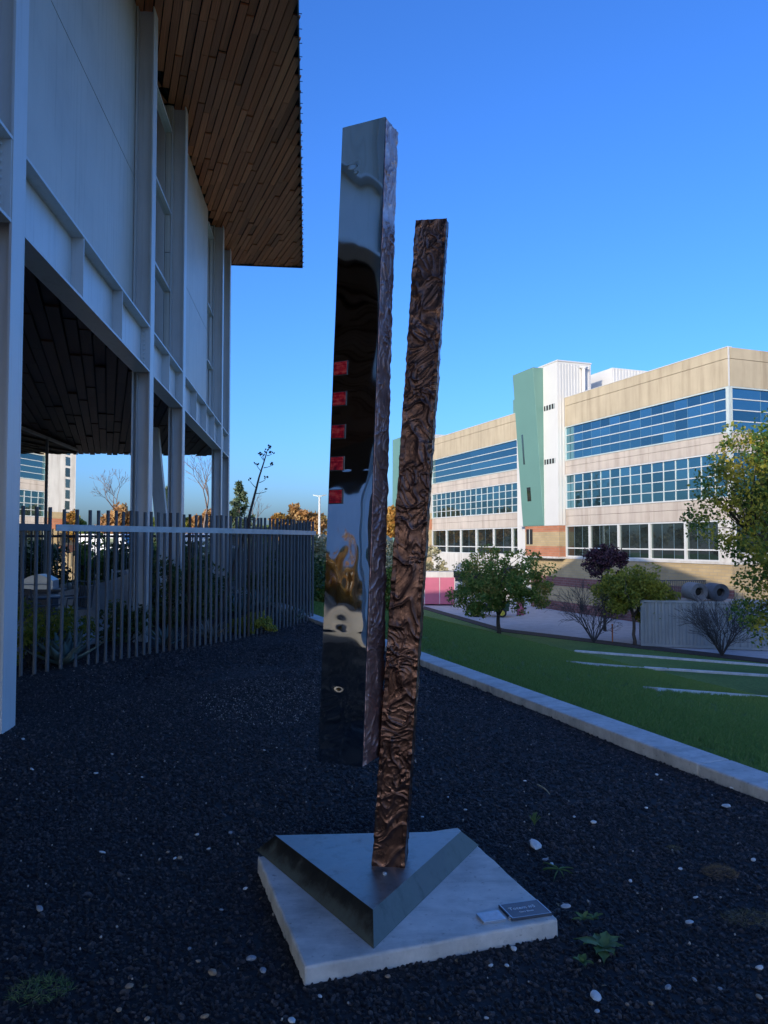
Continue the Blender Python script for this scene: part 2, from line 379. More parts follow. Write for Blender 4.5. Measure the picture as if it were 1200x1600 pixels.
# plate girder between the columns
def bays():
    for a, b in zip(cols_s[:-1], cols_s[1:]): yield a - S0, b - S0 - FW
for y0, y1 in bays():
    b = MB()
    b.box(-0.27, -0.004, y0, y1, ZB0, ZB0 + 0.03); b.box(-0.27, -0.004, y0, y1, ZB1 - 0.03, ZB1)
    b.box(-0.17, -0.15, y0, y1, ZB0 + 0.03, ZB1 - 0.03)
    gd = b.build('girder', steel_paint, bld)
    n = max(1, round((y1 - y0) / 1.9))
    for i in range(1, n + 1):
        yy = y0 + (y1 - y0) * i / n - (0.012 if i == n else 0)
        st = MB(); st.box(-0.149, -0.010, yy - 0.011, yy + 0.011, ZB0 + 0.031, ZB1 - 0.031); st.build('stiffener', steel_paint, gd)
    bt = MB()
    for k in range(9): bt.lathe([(0.013, 0), (0.013, 0.02), (0.006, 0.024)], 6, (-0.10, y1 - 0.05, ZB0 + 0.08 + k * 0.075), 'x')
    o = bt.build('bolts', steel_paint, gd); o['kind'] = 'stuff'
# wall panels and tall windows behind the columns
PW = -0.30
def zr(y): return Z_roof(y + S0)
def slab_p(mb, x0, x1, y0, y1, z0, dz):               # a panel whose top follows the roof
    mb.hexa([(x0,y0,z0),(x1,y0,z0),(x1,y1,z0),(x0,y1,z0)], [(x0,y0,zr(y0)+dz),(x1,y0,zr(y0)+dz),(x1,y1,zr(y1)+dz),(x0,y1,zr(y1)+dz)])
for y0, y1 in bays():
    if y1 - y0 > 4.5:
        ye = y1 + FW - (0.02 if y0 < 2 and y0 > -2 else 1.35)
        if y0 > 8: ye = y1 - 1.25
        p = MB(); p.box(PW - 0.08, PW, y0 - FW, ye, ZB1 - 0.2, 7.735); p.build('wall_panel', panel_metal, bld)
        p = MB(); slab_p(p, PW - 0.08, PW, y0 - FW, ye, 7.75, 0.02); p.build('wall_panel', panel_metal, bld)
        p = MB(); p.box(PW - 0.12, PW - 0.085, y0 - FW, ye, 7.6, 7.9); p.build('joint_backing', black_fill, bld)
        wy0, wy1 = ye + 0.02, y1 + FW
    else:
        wy0, wy1 = y0 - FW, y1 + FW
    if wy1 - wy0 > 0.5:
        fr = MB()
        for yy in ([wy0, (wy0+wy1)/2, wy1 - 0.05] if wy1 - wy0 > 2 else [wy0, wy1 - 0.05]): slab_p(fr, PW - 0.10, PW - 0.01, yy, yy + 0.05, ZB1 - 0.2, -0.01)
        for zz in (ZB1 + 0.15, 6.9, 8.55, Z_roof(wy0 + S0) - 0.35): fr.box(PW - 0.095, PW + 0.02, wy0 + 0.05, wy1 - 0.05, zz, zz + 0.055)
        f_ = fr.build('window', steel_paint, bld)
        g = MB(); slab_p(g, PW - 0.07, PW - 0.055, wy0, wy1, ZB1 - 0.2, -0.02); g.build('pane', glass_dark, f_)
# upper storey body, roof deck, floor body behind the front
DEP = -21.0
ya, yb = -14.2 - S0 - FW, 25.3 - S0
u = MB(); slab_p(u, DEP, PW - 0.13, ya, yb - 0.02, 4.72, -0.02); u.build('upper_storey', panel_metal, bld)
u = MB(); u.box(DEP, -0.272, ya, yb - 0.03, 4.60, 4.718); u.build('floor_slab', black_fill, bld)
u = MB(); XO, YE = 2.40, 26.75 - S0
yn = ya - 1.5
u.hexa([(DEP-2,yn,zr(yn)+.09),(XO,yn,zr(yn)+.09),(XO,YE,zr(YE)+.09),(DEP-2,YE,zr(YE)+.09)], [(DEP-2,yn,zr(yn)+.55),(XO,yn,zr(yn)+.55),(XO,YE,zr(YE)+.55),(DEP-2,YE,zr(YE)+.55)])
u.build('roof', dark_metal, bld)
fx = MB()
fx.hexa([(XO-.004,yn,zr(yn)-.03),(XO+.02,yn,zr(yn)-.03),(XO+.02,YE+.02,zr(YE)-.03),(XO-.004,YE+.02,zr(YE)-.03)], [(XO-.004,yn,zr(yn)+.5),(XO+.02,yn,zr(yn)+.5),(XO+.02,YE+.02,zr(YE)+.5),(XO-.004,YE+.02,zr(YE)+.5)])
fx.hexa([(DEP,YE-.004,zr(YE)-.03),(XO-.004,YE-.004,zr(YE)-.03),(XO-.004,YE+.02,zr(YE)-.03),(DEP,YE+.02,zr(YE)-.03)], [(DEP,YE-.004,zr(YE)+.5),(XO-.004,YE-.004,zr(YE)+.5),(XO-.004,YE+.02,zr(YE)+.5),(DEP,YE+.02,zr(YE)+.5)])
fx.build('fascia', dark_metal, bld)
ck = MB(); yy = -3.0
while yy < YE:
    ck.tube([(XO + 0.02, yy, zr(yy) + 0.02), (XO + 0.075, yy, zr(yy) + 0.02)], 0.007, 5); yy += 0.42
o = ck.build('edge_clips', dark_metal, bld); o['kind'] = 'stuff'
# timber planks: they run with the kerb, 14.5 degrees off the building's front
PA = BE - AL
pu = Vector((-sin(PA), cos(PA), 0)); pv = Vector((cos(PA), sin(PA), 0))

def planks(part, x0, x1, y0, y1, w, zf, slope, near, lo=0.8, hi=2.6, seed=1, wood=wood):
    """rows of planks clipped to the rectangle; the nearest 300 as parts, the rest joined"""
    rg = random.Random(seed); items = []; plank_me = MB().box(-0.5, 0.5, 0, 1, 0, 1).mesh('plank', wood)
    cs = [Vector((x, y, 0)) for x in (x0, x1) for y in (y0, y1)]
    v0 = min(c.dot(pv) for c in cs); v1 = max(c.dot(pv) for c in cs)
    v = v0 + w / 2
    while v < v1:
        # the span of this row inside the rectangle
        t0, t1 = -1e9, 1e9
        for d, o_, a, b in ((pu.x, pv.x * v, x0, x1), (pu.y, pv.y * v, y0, y1)):
            ta, tb = (a - o_) / d, (b - o_) / d
            t0 = max(t0, min(ta, tb)); t1 = min(t1, max(ta, tb))
        if t1 - t0 > 0.05:
            t = t0 - rg.uniform(0, hi)
            while t < t1:
                L = rg.uniform(lo, hi); a = max(t, t0); b = min(t + L, t1)
                if b - a > 0.04: items.append((v, a + 0.004, b - 0.004, rg.choice((0, 0, 0.014, 0.028, 0.040))))
                t += L
        v += w
    items.sort(key=lambda it: (pv * it[0] + pu * (it[1] + it[2]) * 0.5 - near).length)
    rest = MB()
    for i, (v, a, b, dz) in enumerate(items):
        p = pv * v + pu * a; L = b - a; z = zf(p.y + 0.5 * L * pu.y)
        tilt = atan(slope * pu.y)
        if i < 300:
            o = link('plank', plank_me, part, (p.x, p.y, zf(p.y) + dz), (0, 0, PA), (w - 0.020, L, 0.03))
            if slope: o.rotation_euler = (tilt, 0, PA)
        else:
            c = [pv * (v + sv * (w - 0.020) / 2) + pu * t for t, sv in ((a, -1), (a, 1), (b, 1), (b, -1))]
            lo_ = [(q.x, q.y, zf(q.y) + dz) for q in c]; rest.hexa(lo_, [(x, y, z_ + 0.03) for x, y, z_ in lo_])
    if rest.v:
        o = rest.build('more_planks', wood, part); o['kind'] = 'stuff'
sof = MB(); sof.hexa([(PW,yn,zr(yn)+.07),(XO-.006,yn,zr(yn)+.07),(XO-.006,YE-.006,zr(YE)+.07),(PW,YE-.006,zr(YE)+.07)], [(PW,yn,zr(yn)+.085),(XO-.006,yn,zr(yn)+.085),(XO-.006,YE-.006,zr(YE)+.085),(PW,YE-.006,zr(YE)+.085)])
sof = sof.build('roof_soffit', black_fill, bld)
planks(sof, PW + 0.002, XO - 0.012, -9.0, YE - 0.012, 0.150, lambda y: zr(y), 0.068, Vector((1.4, 9, 0)), 0.9, 3.0, 3)
sof2 = MB(); sof2.box(DEP + 1, -0.275, ya, yb - 0.03, 4.575, 4.598); sof2 = sof2.build('floor_soffit', black_fill, bld)
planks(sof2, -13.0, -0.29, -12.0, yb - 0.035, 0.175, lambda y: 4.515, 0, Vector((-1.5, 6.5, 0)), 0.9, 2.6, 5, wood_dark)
# glazed lobby under the floor, set back
GX = -6.95 + 2.585
lob = MB(); lob.box(DEP + 3, GX - 0.03, 6.0, 16.2, 0, 4.51); lob = lob.build('lobby', black_fill, bld)
for k in range(4):
    y0 = 6.0 + k * 2.55
    g = MB(); g.box(GX - 0.02, GX, y0 + 0.02, y0 + 2.53, 0.05, 4.40); g.build('pane', glass_dark, lob)
fr = MB(); fr.box(GX - 0.02, GX + 0.05, 6.0, 16.2, 4.40, 4.46)
for k in range(1, 4): fr.box(GX - 0.02, GX + 0.035, 6.0 + k * 2.55 - 0.02, 6.0 + k * 2.55 + 0.02, 0.05, 4.40)
fr.build('frame', mk('bronze_frame', (0.20, 0.18, 0.16), 0.5), lob)
# slanted strut under the floor
p1 = aty(252, 960, 19.5); p0 = aty(242, 712, 18.5)
bi = bld.matrix_basis.inverted() if False else (Matrix.Translation(B0) @ Matrix.Rotation(AL, 4, 'Z')).inverted()
a = bi @ Vector((p0.x, p0.y, 4.5)); b = bi @ Vector((p1.x + 0.12, p1.y + 0.3, 0))
st = MB(); st.hexa([(b.x-.16,b.y-.12,0),(b.x+.16,b.y-.12,0),(b.x+.16,b.y+.12,0),(b.x-.16,b.y+.12,0)], [(a.x-.20,a.y-.12,4.5),(a.x+.08,a.y-.12,4.5),(a.x+.08,a.y+.12,4.5),(a.x-.20,a.y+.12,4.5)])
st.build('slanted_strut', steel_paint, bld)

# ------------------------------------------------------------------ office building beyond the lawn
OZ = -4.05
ob = empty('office_building', (14.75, 60, OZ), BE, 'long tan three storey office building with blue window bands and a teal tower', 'building')
def oz(z): return z - OZ
def obox(name, mat, x0, x1, y0, y1, z0, z1, parent=None, bevel=0):
    b = MB(); b.box(x0, x1, y0, y1, oz(z0), oz(z1)); return b.build(name, mat, parent or ob, bevel=bevel)
XR = 22.0
YC, YL0, YL1 = -17.0, 7.4, 26.4
pane_cache = {}
faint = mk('blue_grey_joint', (0.14, 0.21, 0.25), 0.4, 0.3, 0.05, 2)
def pane(parent, axis, a0, a1, z0, z1, pos, mat):
    key = (axis, round(a1 - a0, 2), round(z1 - z0, 2), mat.name)
    if key not in pane_cache:
        w, h = a1 - a0, z1 - z0; b = MB()
        if axis == 'y': b.box(0, 0.02, -w/2, w/2, -h/2, h/2)
        else: b.box(-w/2, w/2, 0, 0.02, -h/2, h/2)
        pane_cache[key] = b.mesh('pane', mat)
    c = (pos, (a0+a1)/2, oz((z0+z1)/2)) if axis == 'y' else ((a0+a1)/2, pos, oz((z0+z1)/2))
    t = lambda: rnd.uniform(-1, 1) * 0.0040
    link('pane', pane_cache[key], parent, c, (t(), t(), t()) if axis == 'y' else (t(), 0, t()))
def window(axis, a0, a1, z0, z1, cols, rows, vm, hm, mat, frame, mull, pos=0.10, out=0.0, rowz=None, colpos=None, vproud=0.05):
    """frame (part) > mullions, panes (sub-parts)"""
    f = MB(); w = 0.09
    def bx(mb, p0, p1, b0, b1, c0, c1):
        mb.box(p0, p1, b0, b1, oz(c0), oz(c1)) if axis == 'y' else mb.box(b0, b1, p0, p1, oz(c0), oz(c1))
    bx(f, out - 0.03, pos + 0.03, a0, a1, z0, z0 + w); bx(f, out - 0.03, pos + 0.03, a0, a1, z1 - w, z1)
    bx(f, out - 0.03, pos + 0.03, a0, a0 + w, z0 + w, z1 - w); bx(f, out - 0.03, pos + 0.03, a1 - w, a1, z0 + w, z1 - w)
    f = f.build('window', frame, ob)
    cp = colpos or [a0 + (a1 - a0) * i / cols for i in range(cols + 1)]
    zz = rowz or [z0 + w/2 + (z1 - z0 - w) * i / rows for i in range(rows + 1)]
    m1 = MB()
    for z in zz[1:-1]: bx(m1, pos - hm[1], pos + 0.012, a0 + w, a1 - w, z - hm[0]/2, z + hm[0]/2)
    if m1.v: m1.build('transoms', mull, f)['kind'] = 'stuff'
    m2 = MB()
    if vm[0] > 0:
        for a in cp[1:-1]: bx(m2, pos - vm[1], pos + 0.011, a - vm[0]/2, a + vm[0]/2, z0 + w, z1 - w)
        if m2.v: m2.build('mullions', mull if vm[2] else faint, f)['kind'] = 'stuff'
    for i in range(len(cp) - 1):
        for j in range(len(zz) - 1): pane(f, axis, cp[i] + 0.004, cp[i+1] - 0.004, zz[j] + 0.004, zz[j+1] - 0.004, pos, mat)
    return f
core = MB(); core.box(0.14, XR, YC + 0.14, YL1, 0, oz(12.9)); core.build('inner_block', black_fill, ob)
def band(mat, z0, z1, y0, y1, joints=(), x=0.0, name='wall_panel', end=False):
    ys = [y0] + sorted(joints) + [y1]
    for a, b in zip(ys[:-1], ys[1:]): obox(name, mat, x, x + 0.16, a + 0.012, b - 0.012, z0, z1)
# parapet and spandrels of the right wing
for (ya_, yb_, js, jn) in ((YC, -0.01, [-13.25], [-16.2, -9.9, -3.3]), (YL0, YL1, [11.6, 21.2], [16.4])):
    band(precast_tan, 11.0, 12.66, ya_, yb_, js); band(precast_tan, 12.69, 13.36, ya_, yb_, js, -0.004)
    band(precast_pink, 7.72, 8.16, ya_, yb_, jn); band(precast_pink, 7.09, 7.70, ya_, yb_, jn)
    band(precast_pink, 3.70, 4.24, ya_, yb_, jn); band(precast_pink, 2.96, 3.68, ya_, yb_, jn)
obox('parapet_cap', white_metal, -0.03, 0.3, YC + 0.001, -0.02, 13.362, 13.40); obox('parapet_cap', white_metal, -0.03, 0.3, YL0, YL1, 13.362, 13.40)
obox('corner_joint', white_metal, -0.012, 0.10, YC - 0.012, YC + 0.012, 11.0, 13.36)
obox('roof', white_metal, 0.17, XR, YC + 0.17, YL1, 12.6, 12.98)
# windows
window('y', YC + 0.12, -0.02, 8.18, 10.98, 15, 4, (0.022, 0.004, 0), (0.06, 0.05), glass_blue, alu, mull_white)
window('y', YC + 0.12, -0.02, 4.26, 7.07, 15, 4, (0.052, 0.05, 1), (0.055, 0.05), glass_blue, mull_white, mull_white)
bays1 = [YC + 0.9, -13.25, -9.9, -6.6, -3.15, -0.02]
for a, b in zip(bays1[:-1], bays1[1:]):
    window('y', a, b, 0.42, 2.94, 3, 2, (0.03, 0.01, 0), (0.09, 0.06), glass_green, mull_white, mull_white, rowz=[0.46, 1.12, 2.90])
window('y', YL0, YL1, 8.18, 10.98, 2, 4, (0.0, 0.0, 0), (0.06, 0.05), glass_blue, alu, mull_white)
window('y', YL0, YL1, 4.26, 7.07, 16, 4, (0.052, 0.05, 1), (0.055, 0.05), glass_blue, mull_white, mull_white)
bl = [YL0, 8.5, 12.0, 15.6, 19.1, 22.6, YL1]
for a, b in zip(bl[:-1], bl[1:]):
    window('y', a, b, 0.42, 2.94, 2 if b - a > 2 else 1, 2, (0.03, 0.01, 0), (0.09, 0.06), glass_green, mull_white, mull_white, rowz=[0.46, 1.12, 2.90])
# base of the right wing: sill and brick courses
obox('sill', precast_white, -0.10, 0.16, YC - 0.02, -0.02, 0.26, 0.418)
obox('brick_wall', brick_yellow, -0.02, 0.14, YC, 5.3, -1.25, 0.258); obox('brick_band', brick_red, -0.045, 0.14, YC, 5.3, -1.98, -1.252)
obox('brick_wall', brick_yellow, -0.02, 0.14, YC, 5.3, -3.25, -1.982); obox('brick_plinth', brick_red, -0.05, 0.14, YC, 5.3, OZ - 0.3, -3.252)
obox('wall_panel', precast_white, -0.02, 0.14, YL0, YL1, -1.5, 0.418); obox('basement_glazing', glass_green, 0.02, 0.14, YL0, YL1, -2.6, -1.502); obox('wall_panel', precast_white, -0.02, 0.14, YL0, YL1, OZ - .3, -2.602)
# end wall facing the camera, right of the corner
def eband(mat, z0, z1, js, y=YC):
    xs = [0.17] + js + [XR]
    for a, b in zip(xs[:-1], xs[1:]): obox('wall_panel', mat, a + 0.012, b - 0.012, y, y + 0.13, z0, z1)
eband(precast_tan, 11.0, 12.66, [2.6, 9.0, 15.5]); eband(precast_tan, 12.69, 13.36, [2.6, 9.0, 15.5])
for z0, z1 in ((7.72, 8.16), (7.09, 7.70), (3.70, 4.24), (2.96, 3.68)): eband(precast_pink, z0, z1, [5.5, 11, 16.5])
eband(precast_white, 0.26, 0.9, [8, 15]); eband(brick_yellow, OZ - .3, 0.258, [11.0])
window('x', 0.17, XR, 8.18, 10.98, 9, 4, (0.03, 0.006, 0), (0.06, 0.05), glass_blue, alu, mull_white, pos=YC + 0.08, out=YC)
window('x', 0.17, XR, 4.26, 7.07, 9, 2, (0.052, 0.05, 1), (0.055, 0.05), glass_blue, mull_white, mull_white, pos=YC + 0.08, out=YC)
window('x', 0.3, XR, 0.92, 2.94, 6, 1, (0.052, 0.05, 1), (0.055, 0.05), glass_green, mull_white, mull_white, pos=YC + 0.08, out=YC)
obox('corner_post', alu, -0.02, 0.14, YC - 0.02, YC + 0.118, 4.26, 10.98); obox('corner_pier', precast_white, -0.02, 0.14, YC - 0.02, YC + 0.88, 0.42, 2.955)
# white stair tower: ribbed on the sides
tw = MB(); tw.box(-0.66, 2.6, 0.0, 6.2, oz(2.96), oz(16.36)); tw = tw.build('stair_tower', white_metal, ob)
rb = MB()
for i in range(11): xx = -0.42 + i * 0.28; rb.box(xx, xx + 0.09, -0.035, 0.002, oz(2.98), oz(16.2))
rb.build('ribs', white_metal, tw)['kind'] = 'stuff'
obox('cap', white_metal, -0.70, 2.66, -0.05, 6.24, 16.362, 16.46, tw)
for z in (12.55, 8.05):
    obox('slot_window', black_fill, -0.668, -0.64, 0.42, 2.0, z, z + 0.42, tw)
    for k in range(4): obox('slat', alu, -0.685, -0.665, 0.45 + k * 0.4, 0.56 + k * 0.4, z, z + 0.42, tw)
o = MB(); o.tube([(1.75, -0.2, oz(13.4)), (1.75, -0.2, oz(15.85))], 0.14, 12); o.lathe([(0.2, 0), (0.2, 0.08)], 12, (1.75, -0.2, oz(15.85))); o.box(1.45, 2.1, -0.34, -0.03, oz(15.93), oz(16.02)); o.build('vent_pipe', mk('vent_pipe_white', (0.66, 0.65, 0.63), 0.5), tw, True)
for z0, z1, mt_ in ((2.45, 2.955, brick_orange), (1.25, 2.448, brick_yellow), (0.42, 1.248, brick_orange)): obox('brick_course', mt_, -0.62, 0.13, 0.0, 5.2, z0, z1)
obox('sill', precast_white, -0.70, 0.13, -0.01, 5.3, 0.26, 0.418)
obox('doorway', black_fill, -0.635, -0.6, 4.0, 5.0, 1.4, 2.7); obox('doorway_frame', alu, -0.65, -0.63, 4.45, 4.52, 1.4, 2.7)
tl = MB(); tl.hexa([(-0.72,2.1,oz(2.98)),(0.0,2.1,oz(2.98)),(0.0,5.42,oz(2.98)),(-0.72,5.42,oz(2.98))], [(-1.66,2.1,oz(16.25)),(0.0,2.1,oz(16.25)),(0.0,5.42,oz(16.25)),(-1.66,5.42,oz(16.25))])
tl = tl.build('leaning_tower', teal_metal, ob, bevel=0.03)
def tx(z): return -0.72 - (z - 2.98) * 0.94 / 13.27
def slot(y0, y1, z0, z1):
    b = MB(); b.hexa([(tx(z0)-.012,y0,oz(z0)),(tx(z0)+.05,y0,oz(z0)),(tx(z0)+.05,y1,oz(z0)),(tx(z0)-.012,y1,oz(z0))], [(tx(z1)-.012,y0,oz(z1)),(tx(z1)+.05,y0,oz(z1)),(tx(z1)+.05,y1,oz(z1)),(tx(z1)-.012,y1,oz(z1))])
    return b.build('slot_window', glass_green, tl)
slot(4.35, 4.62, 8.3, 10.9); slot(3.75, 4.35, 5.1, 6.3)
obox('pier', white_metal, -0.1, 0.3, 5.3, YL0 - 0.02, OZ - .3, 12.0)
obox('roof_block', teal_metal, 0.6, 4.0, 7.6, 9.2, 13.0, 14.9)
ph = obox('penthouse', white_metal, 5.0, 9.2, 0.3, 9.0, 12.98, 16.35)
rb = MB()
for i in range(13): rb.box(5.1 + i * 0.32, 5.2 + i * 0.32, 0.26, 0.302, oz(13.0), oz(16.3))
rb.build('ribs', white_metal, ph)['kind'] = 'stuff'
# brick end tower past the left wing, and the second teal fin
BT0, BT1 = 26.42, 34.0
for i, (z0, z1, mt_) in enumerate(((OZ-.3, 0.4, brick_yellow), (0.402, 1.25, brick_orange), (1.252, 3.0, brick_yellow), (3.002, 4.2, brick_orange), (4.202, 4.9, brick_yellow))):
    obox('brick_course', mt_, -0.35, 6, BT0, BT1, z0, z1)
obox('end_tower', precast_white, -0.28, 6, BT0 + 0.02, BT1 - 0.02, 4.902, 14.0)
for k in range(9): obox('slot_window', glass_green, -0.295 if k > 2 else -0.365, -0.2, 29.6, 30.6, 1.5 + k * 1.25, 2.5 + k * 1.25)
obox('teal_fin', teal_metal, -0.9, 3.0, 34.02, 36.6, OZ, 14.6)

# ------------------------------------------------------------------ foliage builders
def leaf_cloud(name, centers, radii, per, size, mat, parent, flat=0.0, rng=NP, elong=1.7):
    C = np.repeat(np.asarray(centers, dtype=np.float64), per, axis=0); Rr = np.repeat(np.asarray(radii, dtype=np.float64), per)
    n = len(C)
    d = rng.normal(size=(n, 3)); d /= np.linalg.norm(d, axis=1)[:, None]
    P = C + d * (Rr * rng.uniform(0.25, 1.0, n) ** 0.6)[:, None] * np.array([1, 1, 0.8])
    a = rng.normal(size=(n, 3)); a[:, 2] -= flat; a /= np.linalg.norm(a, axis=1)[:, None]
    b = np.cross(a, rng.normal(size=(n, 3))); b /= np.linalg.norm(b, axis=1)[:, None]
    sz = size * rng.uniform(0.6, 1.35, n)[:, None]
    V = np.stack([P - a * sz * elong / 2, P + b * sz / 2, P + a * sz * elong / 2, P - b * sz / 2], axis=1).reshape(-1, 3)
    me = np_mesh(name, V, 4, np.arange(n * 4), mat)
    return link(name, me, parent)
def curve(p0, p1, sag, n=5, j=0.0):
    p0 = Vector(p0); p1 = Vector(p1); out = []
    for i in range(n + 1):
        t = i / n; p = p0.lerp(p1, t); p.z += sag * 4 * t * (1 - t)
        if 0 < i < n: p += Vector((rnd.uniform(-j, j), rnd.uniform(-j, j), rnd.uniform(-j, j) * 0.5))
        out.append(p)
    return out
def tree(name, label, cat, pos, h_trunk, crown_c, crown_r, leaf, n_cl, per, size, mat, bk=bark, trunk_r=0.09, forks=3, cl_r=0.5, group=None, holes=0.0, lobes=None, fill=0.45):
    """tapered trunk > limbs, crown of leaf clumps in an uneven volume; crown_c and crown_r are relative to pos"""
    t = empty(name, pos, 0, label, cat, group)
    cc = Vector(crown_c); cr = Vector(crown_r); cen = []
    lobes = lobes or [(Vector((rnd.uniform(-.55, .55), rnd.uniform(-.55, .55), rnd.uniform(-.5, .6))), rnd.uniform(.42, .62)) for _ in range(7)]
    tries = 0
    while len(cen) < n_cl and tries < n_cl * 40:
        tries += 1
        lc, lr = rnd.choice(lobes); d = Vector((rnd.gauss(0,1), rnd.gauss(0,1), rnd.gauss(0,1))).normalized() * (rnd.uniform(fill, 1) ** 0.5) * lr
        p = Vector(lc) + d
        if p.length > 1.1: continue
        cen.append(Vector((cc.x + p.x * cr.x, cc.y + p.y * cr.y, cc.z + p.z * cr.z)))
    tk = MB(); top = Vector((cc.x * 0.6, cc.y * 0.6, h_trunk))
    tk.tube(curve((0, 0, -0.1), top, 0, 5, trunk_r * 0.35), [trunk_r * 1.35, trunk_r, trunk_r * .95, trunk_r * .9, trunk_r * .85, trunk_r * .8], 8)
    mains = []
    for k in range(forks):
        a = 2 * pi * k / forks + rnd.uniform(-.5, .5)
        e = Vector((cc.x + cos(a) * cr.x * .45, cc.y + sin(a) * cr.y * .45, cc.z + cr.z * rnd.uniform(-.2, .5)))
        c = curve(top, e, 0.15 * cr.z, 5, cr.x * .04); mains.append(c)
        tk.tube(c, [trunk_r * .75, trunk_r * .6, trunk_r * .5, trunk_r * .4, trunk_r * .3, trunk_r * .2], 6)
    for i, p in enumerate(cen):
        if i % 2 == 0:
            mm = min((q for c in mains for q in c[1:]), key=lambda q: (q - p).length + 0.3 * max(0, q.z - p.z))
            tk.tube(curve(mm, p, 0.05, 3, 0.05), [trunk_r * .25, trunk_r * .16, trunk_r * .1, trunk_r * .05], 4, False)
    tk.build('trunk', bk, t, True)
    leaf_cloud('crown', [tuple(p) for p in cen], [cl_r * rnd.uniform(.6, 1.3) for _ in cen], per, size, mat, t)
    return t
def bare_tree(name, label, cat, pos, h, r0, mat, levels=4, spread=0.5, n0=3, group=None, stems=1, twig=3, droop=0.0, minr=0.004, lean=0.25):
    t = empty(name, pos, 0, label, cat, group); tk = MB()
    def grow(p, d, L, r, lv):
        d = d.normalized(); q1 = p + d * L * 0.5 + Vector((rnd.uniform(-1,1), rnd.uniform(-1,1), rnd.uniform(-1,1))) * L * .05
        q2 = q1 + (d + Vector((rnd.uniform(-1,1), rnd.uniform(-1,1), rnd.uniform(-.5,.8) - droop)) * .16) * L * .5
        tk.tube([p, q1, q2], [r, r * .8, max(minr, r * .6)], 5 if lv > 2 else 3, False)
        if lv <= 0: return
        for k in range(n0 + (1 if lv < levels else 0)):
            an = rnd.uniform(0, 2*pi); ax = d.orthogonal(); ax.rotate(Matrix.Rotation(an, 3, d))
            nd = d * cos(spread) + ax * sin(spread) * rnd.uniform(.6, 1.3); nd.z += 0.1 - droop
            st = (p, q1, q2)[1 + (rnd.random() < .65)]
            grow(st, nd, L * rnd.uniform(.55, .8), max(minr, r * rnd.uniform(.45, .6)), lv - 1)
    for s in range(stems):
        a = rnd.uniform(0, 2*pi); d0 = Vector((cos(a) * lean * (stems > 1), sin(a) * lean * (stems > 1), 1))
        grow(Vector((0, 0, -.05)), d0, h * .38 * rnd.uniform(.75, 1.1), r0, levels)
    tk.build('branches' if stems > 1 else 'trunk', mat, t)
    return t
def shrub(label, pos, r, hgt, mat, n_cl=26, per=40, size=0.05, cl=0.2, name='shrub', cat='shrub', group=None, stem_m=bark_dark):
    t = empty(name, pos, 0, label, cat, group); cen = []
    for _ in range(n_cl):
        a = rnd.uniform(0, 2*pi); q = sqrt(rnd.random()); z = rnd.uniform(0.15, 1) * (1 - 0.35 * q * q)
        cen.append((cos(a) * q * r, sin(a) * q * r, z * hgt))
    s = MB()
    for c in cen[::2]: s.tube(curve((c[0] * .15, c[1] * .15, 0), c, 0.02, 3, .03), [0.018, 0.012, 0.008, 0.004], 4, False)
    s.build('stems', stem_m, t)['kind'] = 'stuff'
    leaf_cloud('leaves', cen, [cl * rnd.uniform(.7, 1.3) for _ in cen], per, size, mat, t)
    return t
def agave(label, pos, r, n, mat, up=0.9, width=0.09, group=None, name='agave'):
    t = empty(name, pos, rnd.uniform(0, 6), label, 'agave', group)
    for k in range(n):
        f = k / n; a = k * 2.39996; el = R(18 + 62 * f) * up; L = r * rnd.uniform(.85, 1.1) * (1 - .25 * f)
        m_ = MB(); vs_ = []; ns = 6
        for i in range(ns + 1):
            s_ = i / ns; w = width * (0.75 + 1.3 * s_ - 2.05 * s_ ** 2 if s_ < .5 else (1 - s_) * 1.78) * (r / .6)
            w = max(w, .001); e = el + 0.25 * s_ * (1 - f) - 0.10
            x = L * s_ * cos(e); z = L * s_ * sin(e) + 0.02
            vs_ += [(x, -w, z + .35 * w), (x, 0, z), (x, w, z + .35 * w), (x, 0, z - .02 * (1 - s_) - .004)]
        fs_ = []
        for i in range(ns):
            b_ = i * 4
            for j in range(4): fs_.append((b_ + j, b_ + (j+1) % 4, b_ + 4 + (j+1) % 4, b_ + 4 + j))
        m_.add(vs_, fs_); m_.build('leaf', mat, t, True, rot=(0, 0, a))
    return t

# ------------------------------------------------------------------ trees on and beyond the lawn
p = atz(779, 989, -3.95)
tree('small_tree', 'round green tree with a low forked trunk at the lawn edge before the plaza', 'tree', p, 1.1, (0, 0, 3.0), (3.25, 3.0, 2.15), None, 165, 95, 0.105, lf_green, trunk_r=0.13, forks=4, cl_r=0.55)
p = atz(992, 1007, -3.95)
tree('small_tree', 'yellow green tree with a thin dark trunk beside the grey corrugated container', 'tree', p, 1.5, (-0.1, 0, 2.75), (2.5, 2.3, 1.75), None, 135, 95, 0.10, lf_olive, trunk_r=0.10, forks=3, cl_r=0.48)
p = aty(945, 960, 47); p.z = ZP
tree('plum_tree', 'dark purple leaved tree behind the yellow green tree', 'tree', p, 3.0, (0, 0, 4.0), (1.6, 1.5, 1.25), None, 60, 80, 0.10, lf_purple, trunk_r=0.09, cl_r=0.42)
p = aty(1262, 846, 24); p.z = lawn_z(p.dot(NB))
lob = [(Vector((-.66, -.1, .22)), .38), (Vector((-.45, 0, .62)), .36), (Vector((-.3, -.2, .1)), .5), (Vector((-.22, .1, -.42)), .40), (Vector((.1, -.2, -.6)), .34), (Vector((.1, 0, .5)), .5), (Vector((.4, .1, .1)), .5), (Vector((.1, .1, -.4)), .5), (Vector((-.12, -.1, .80)), .28)]
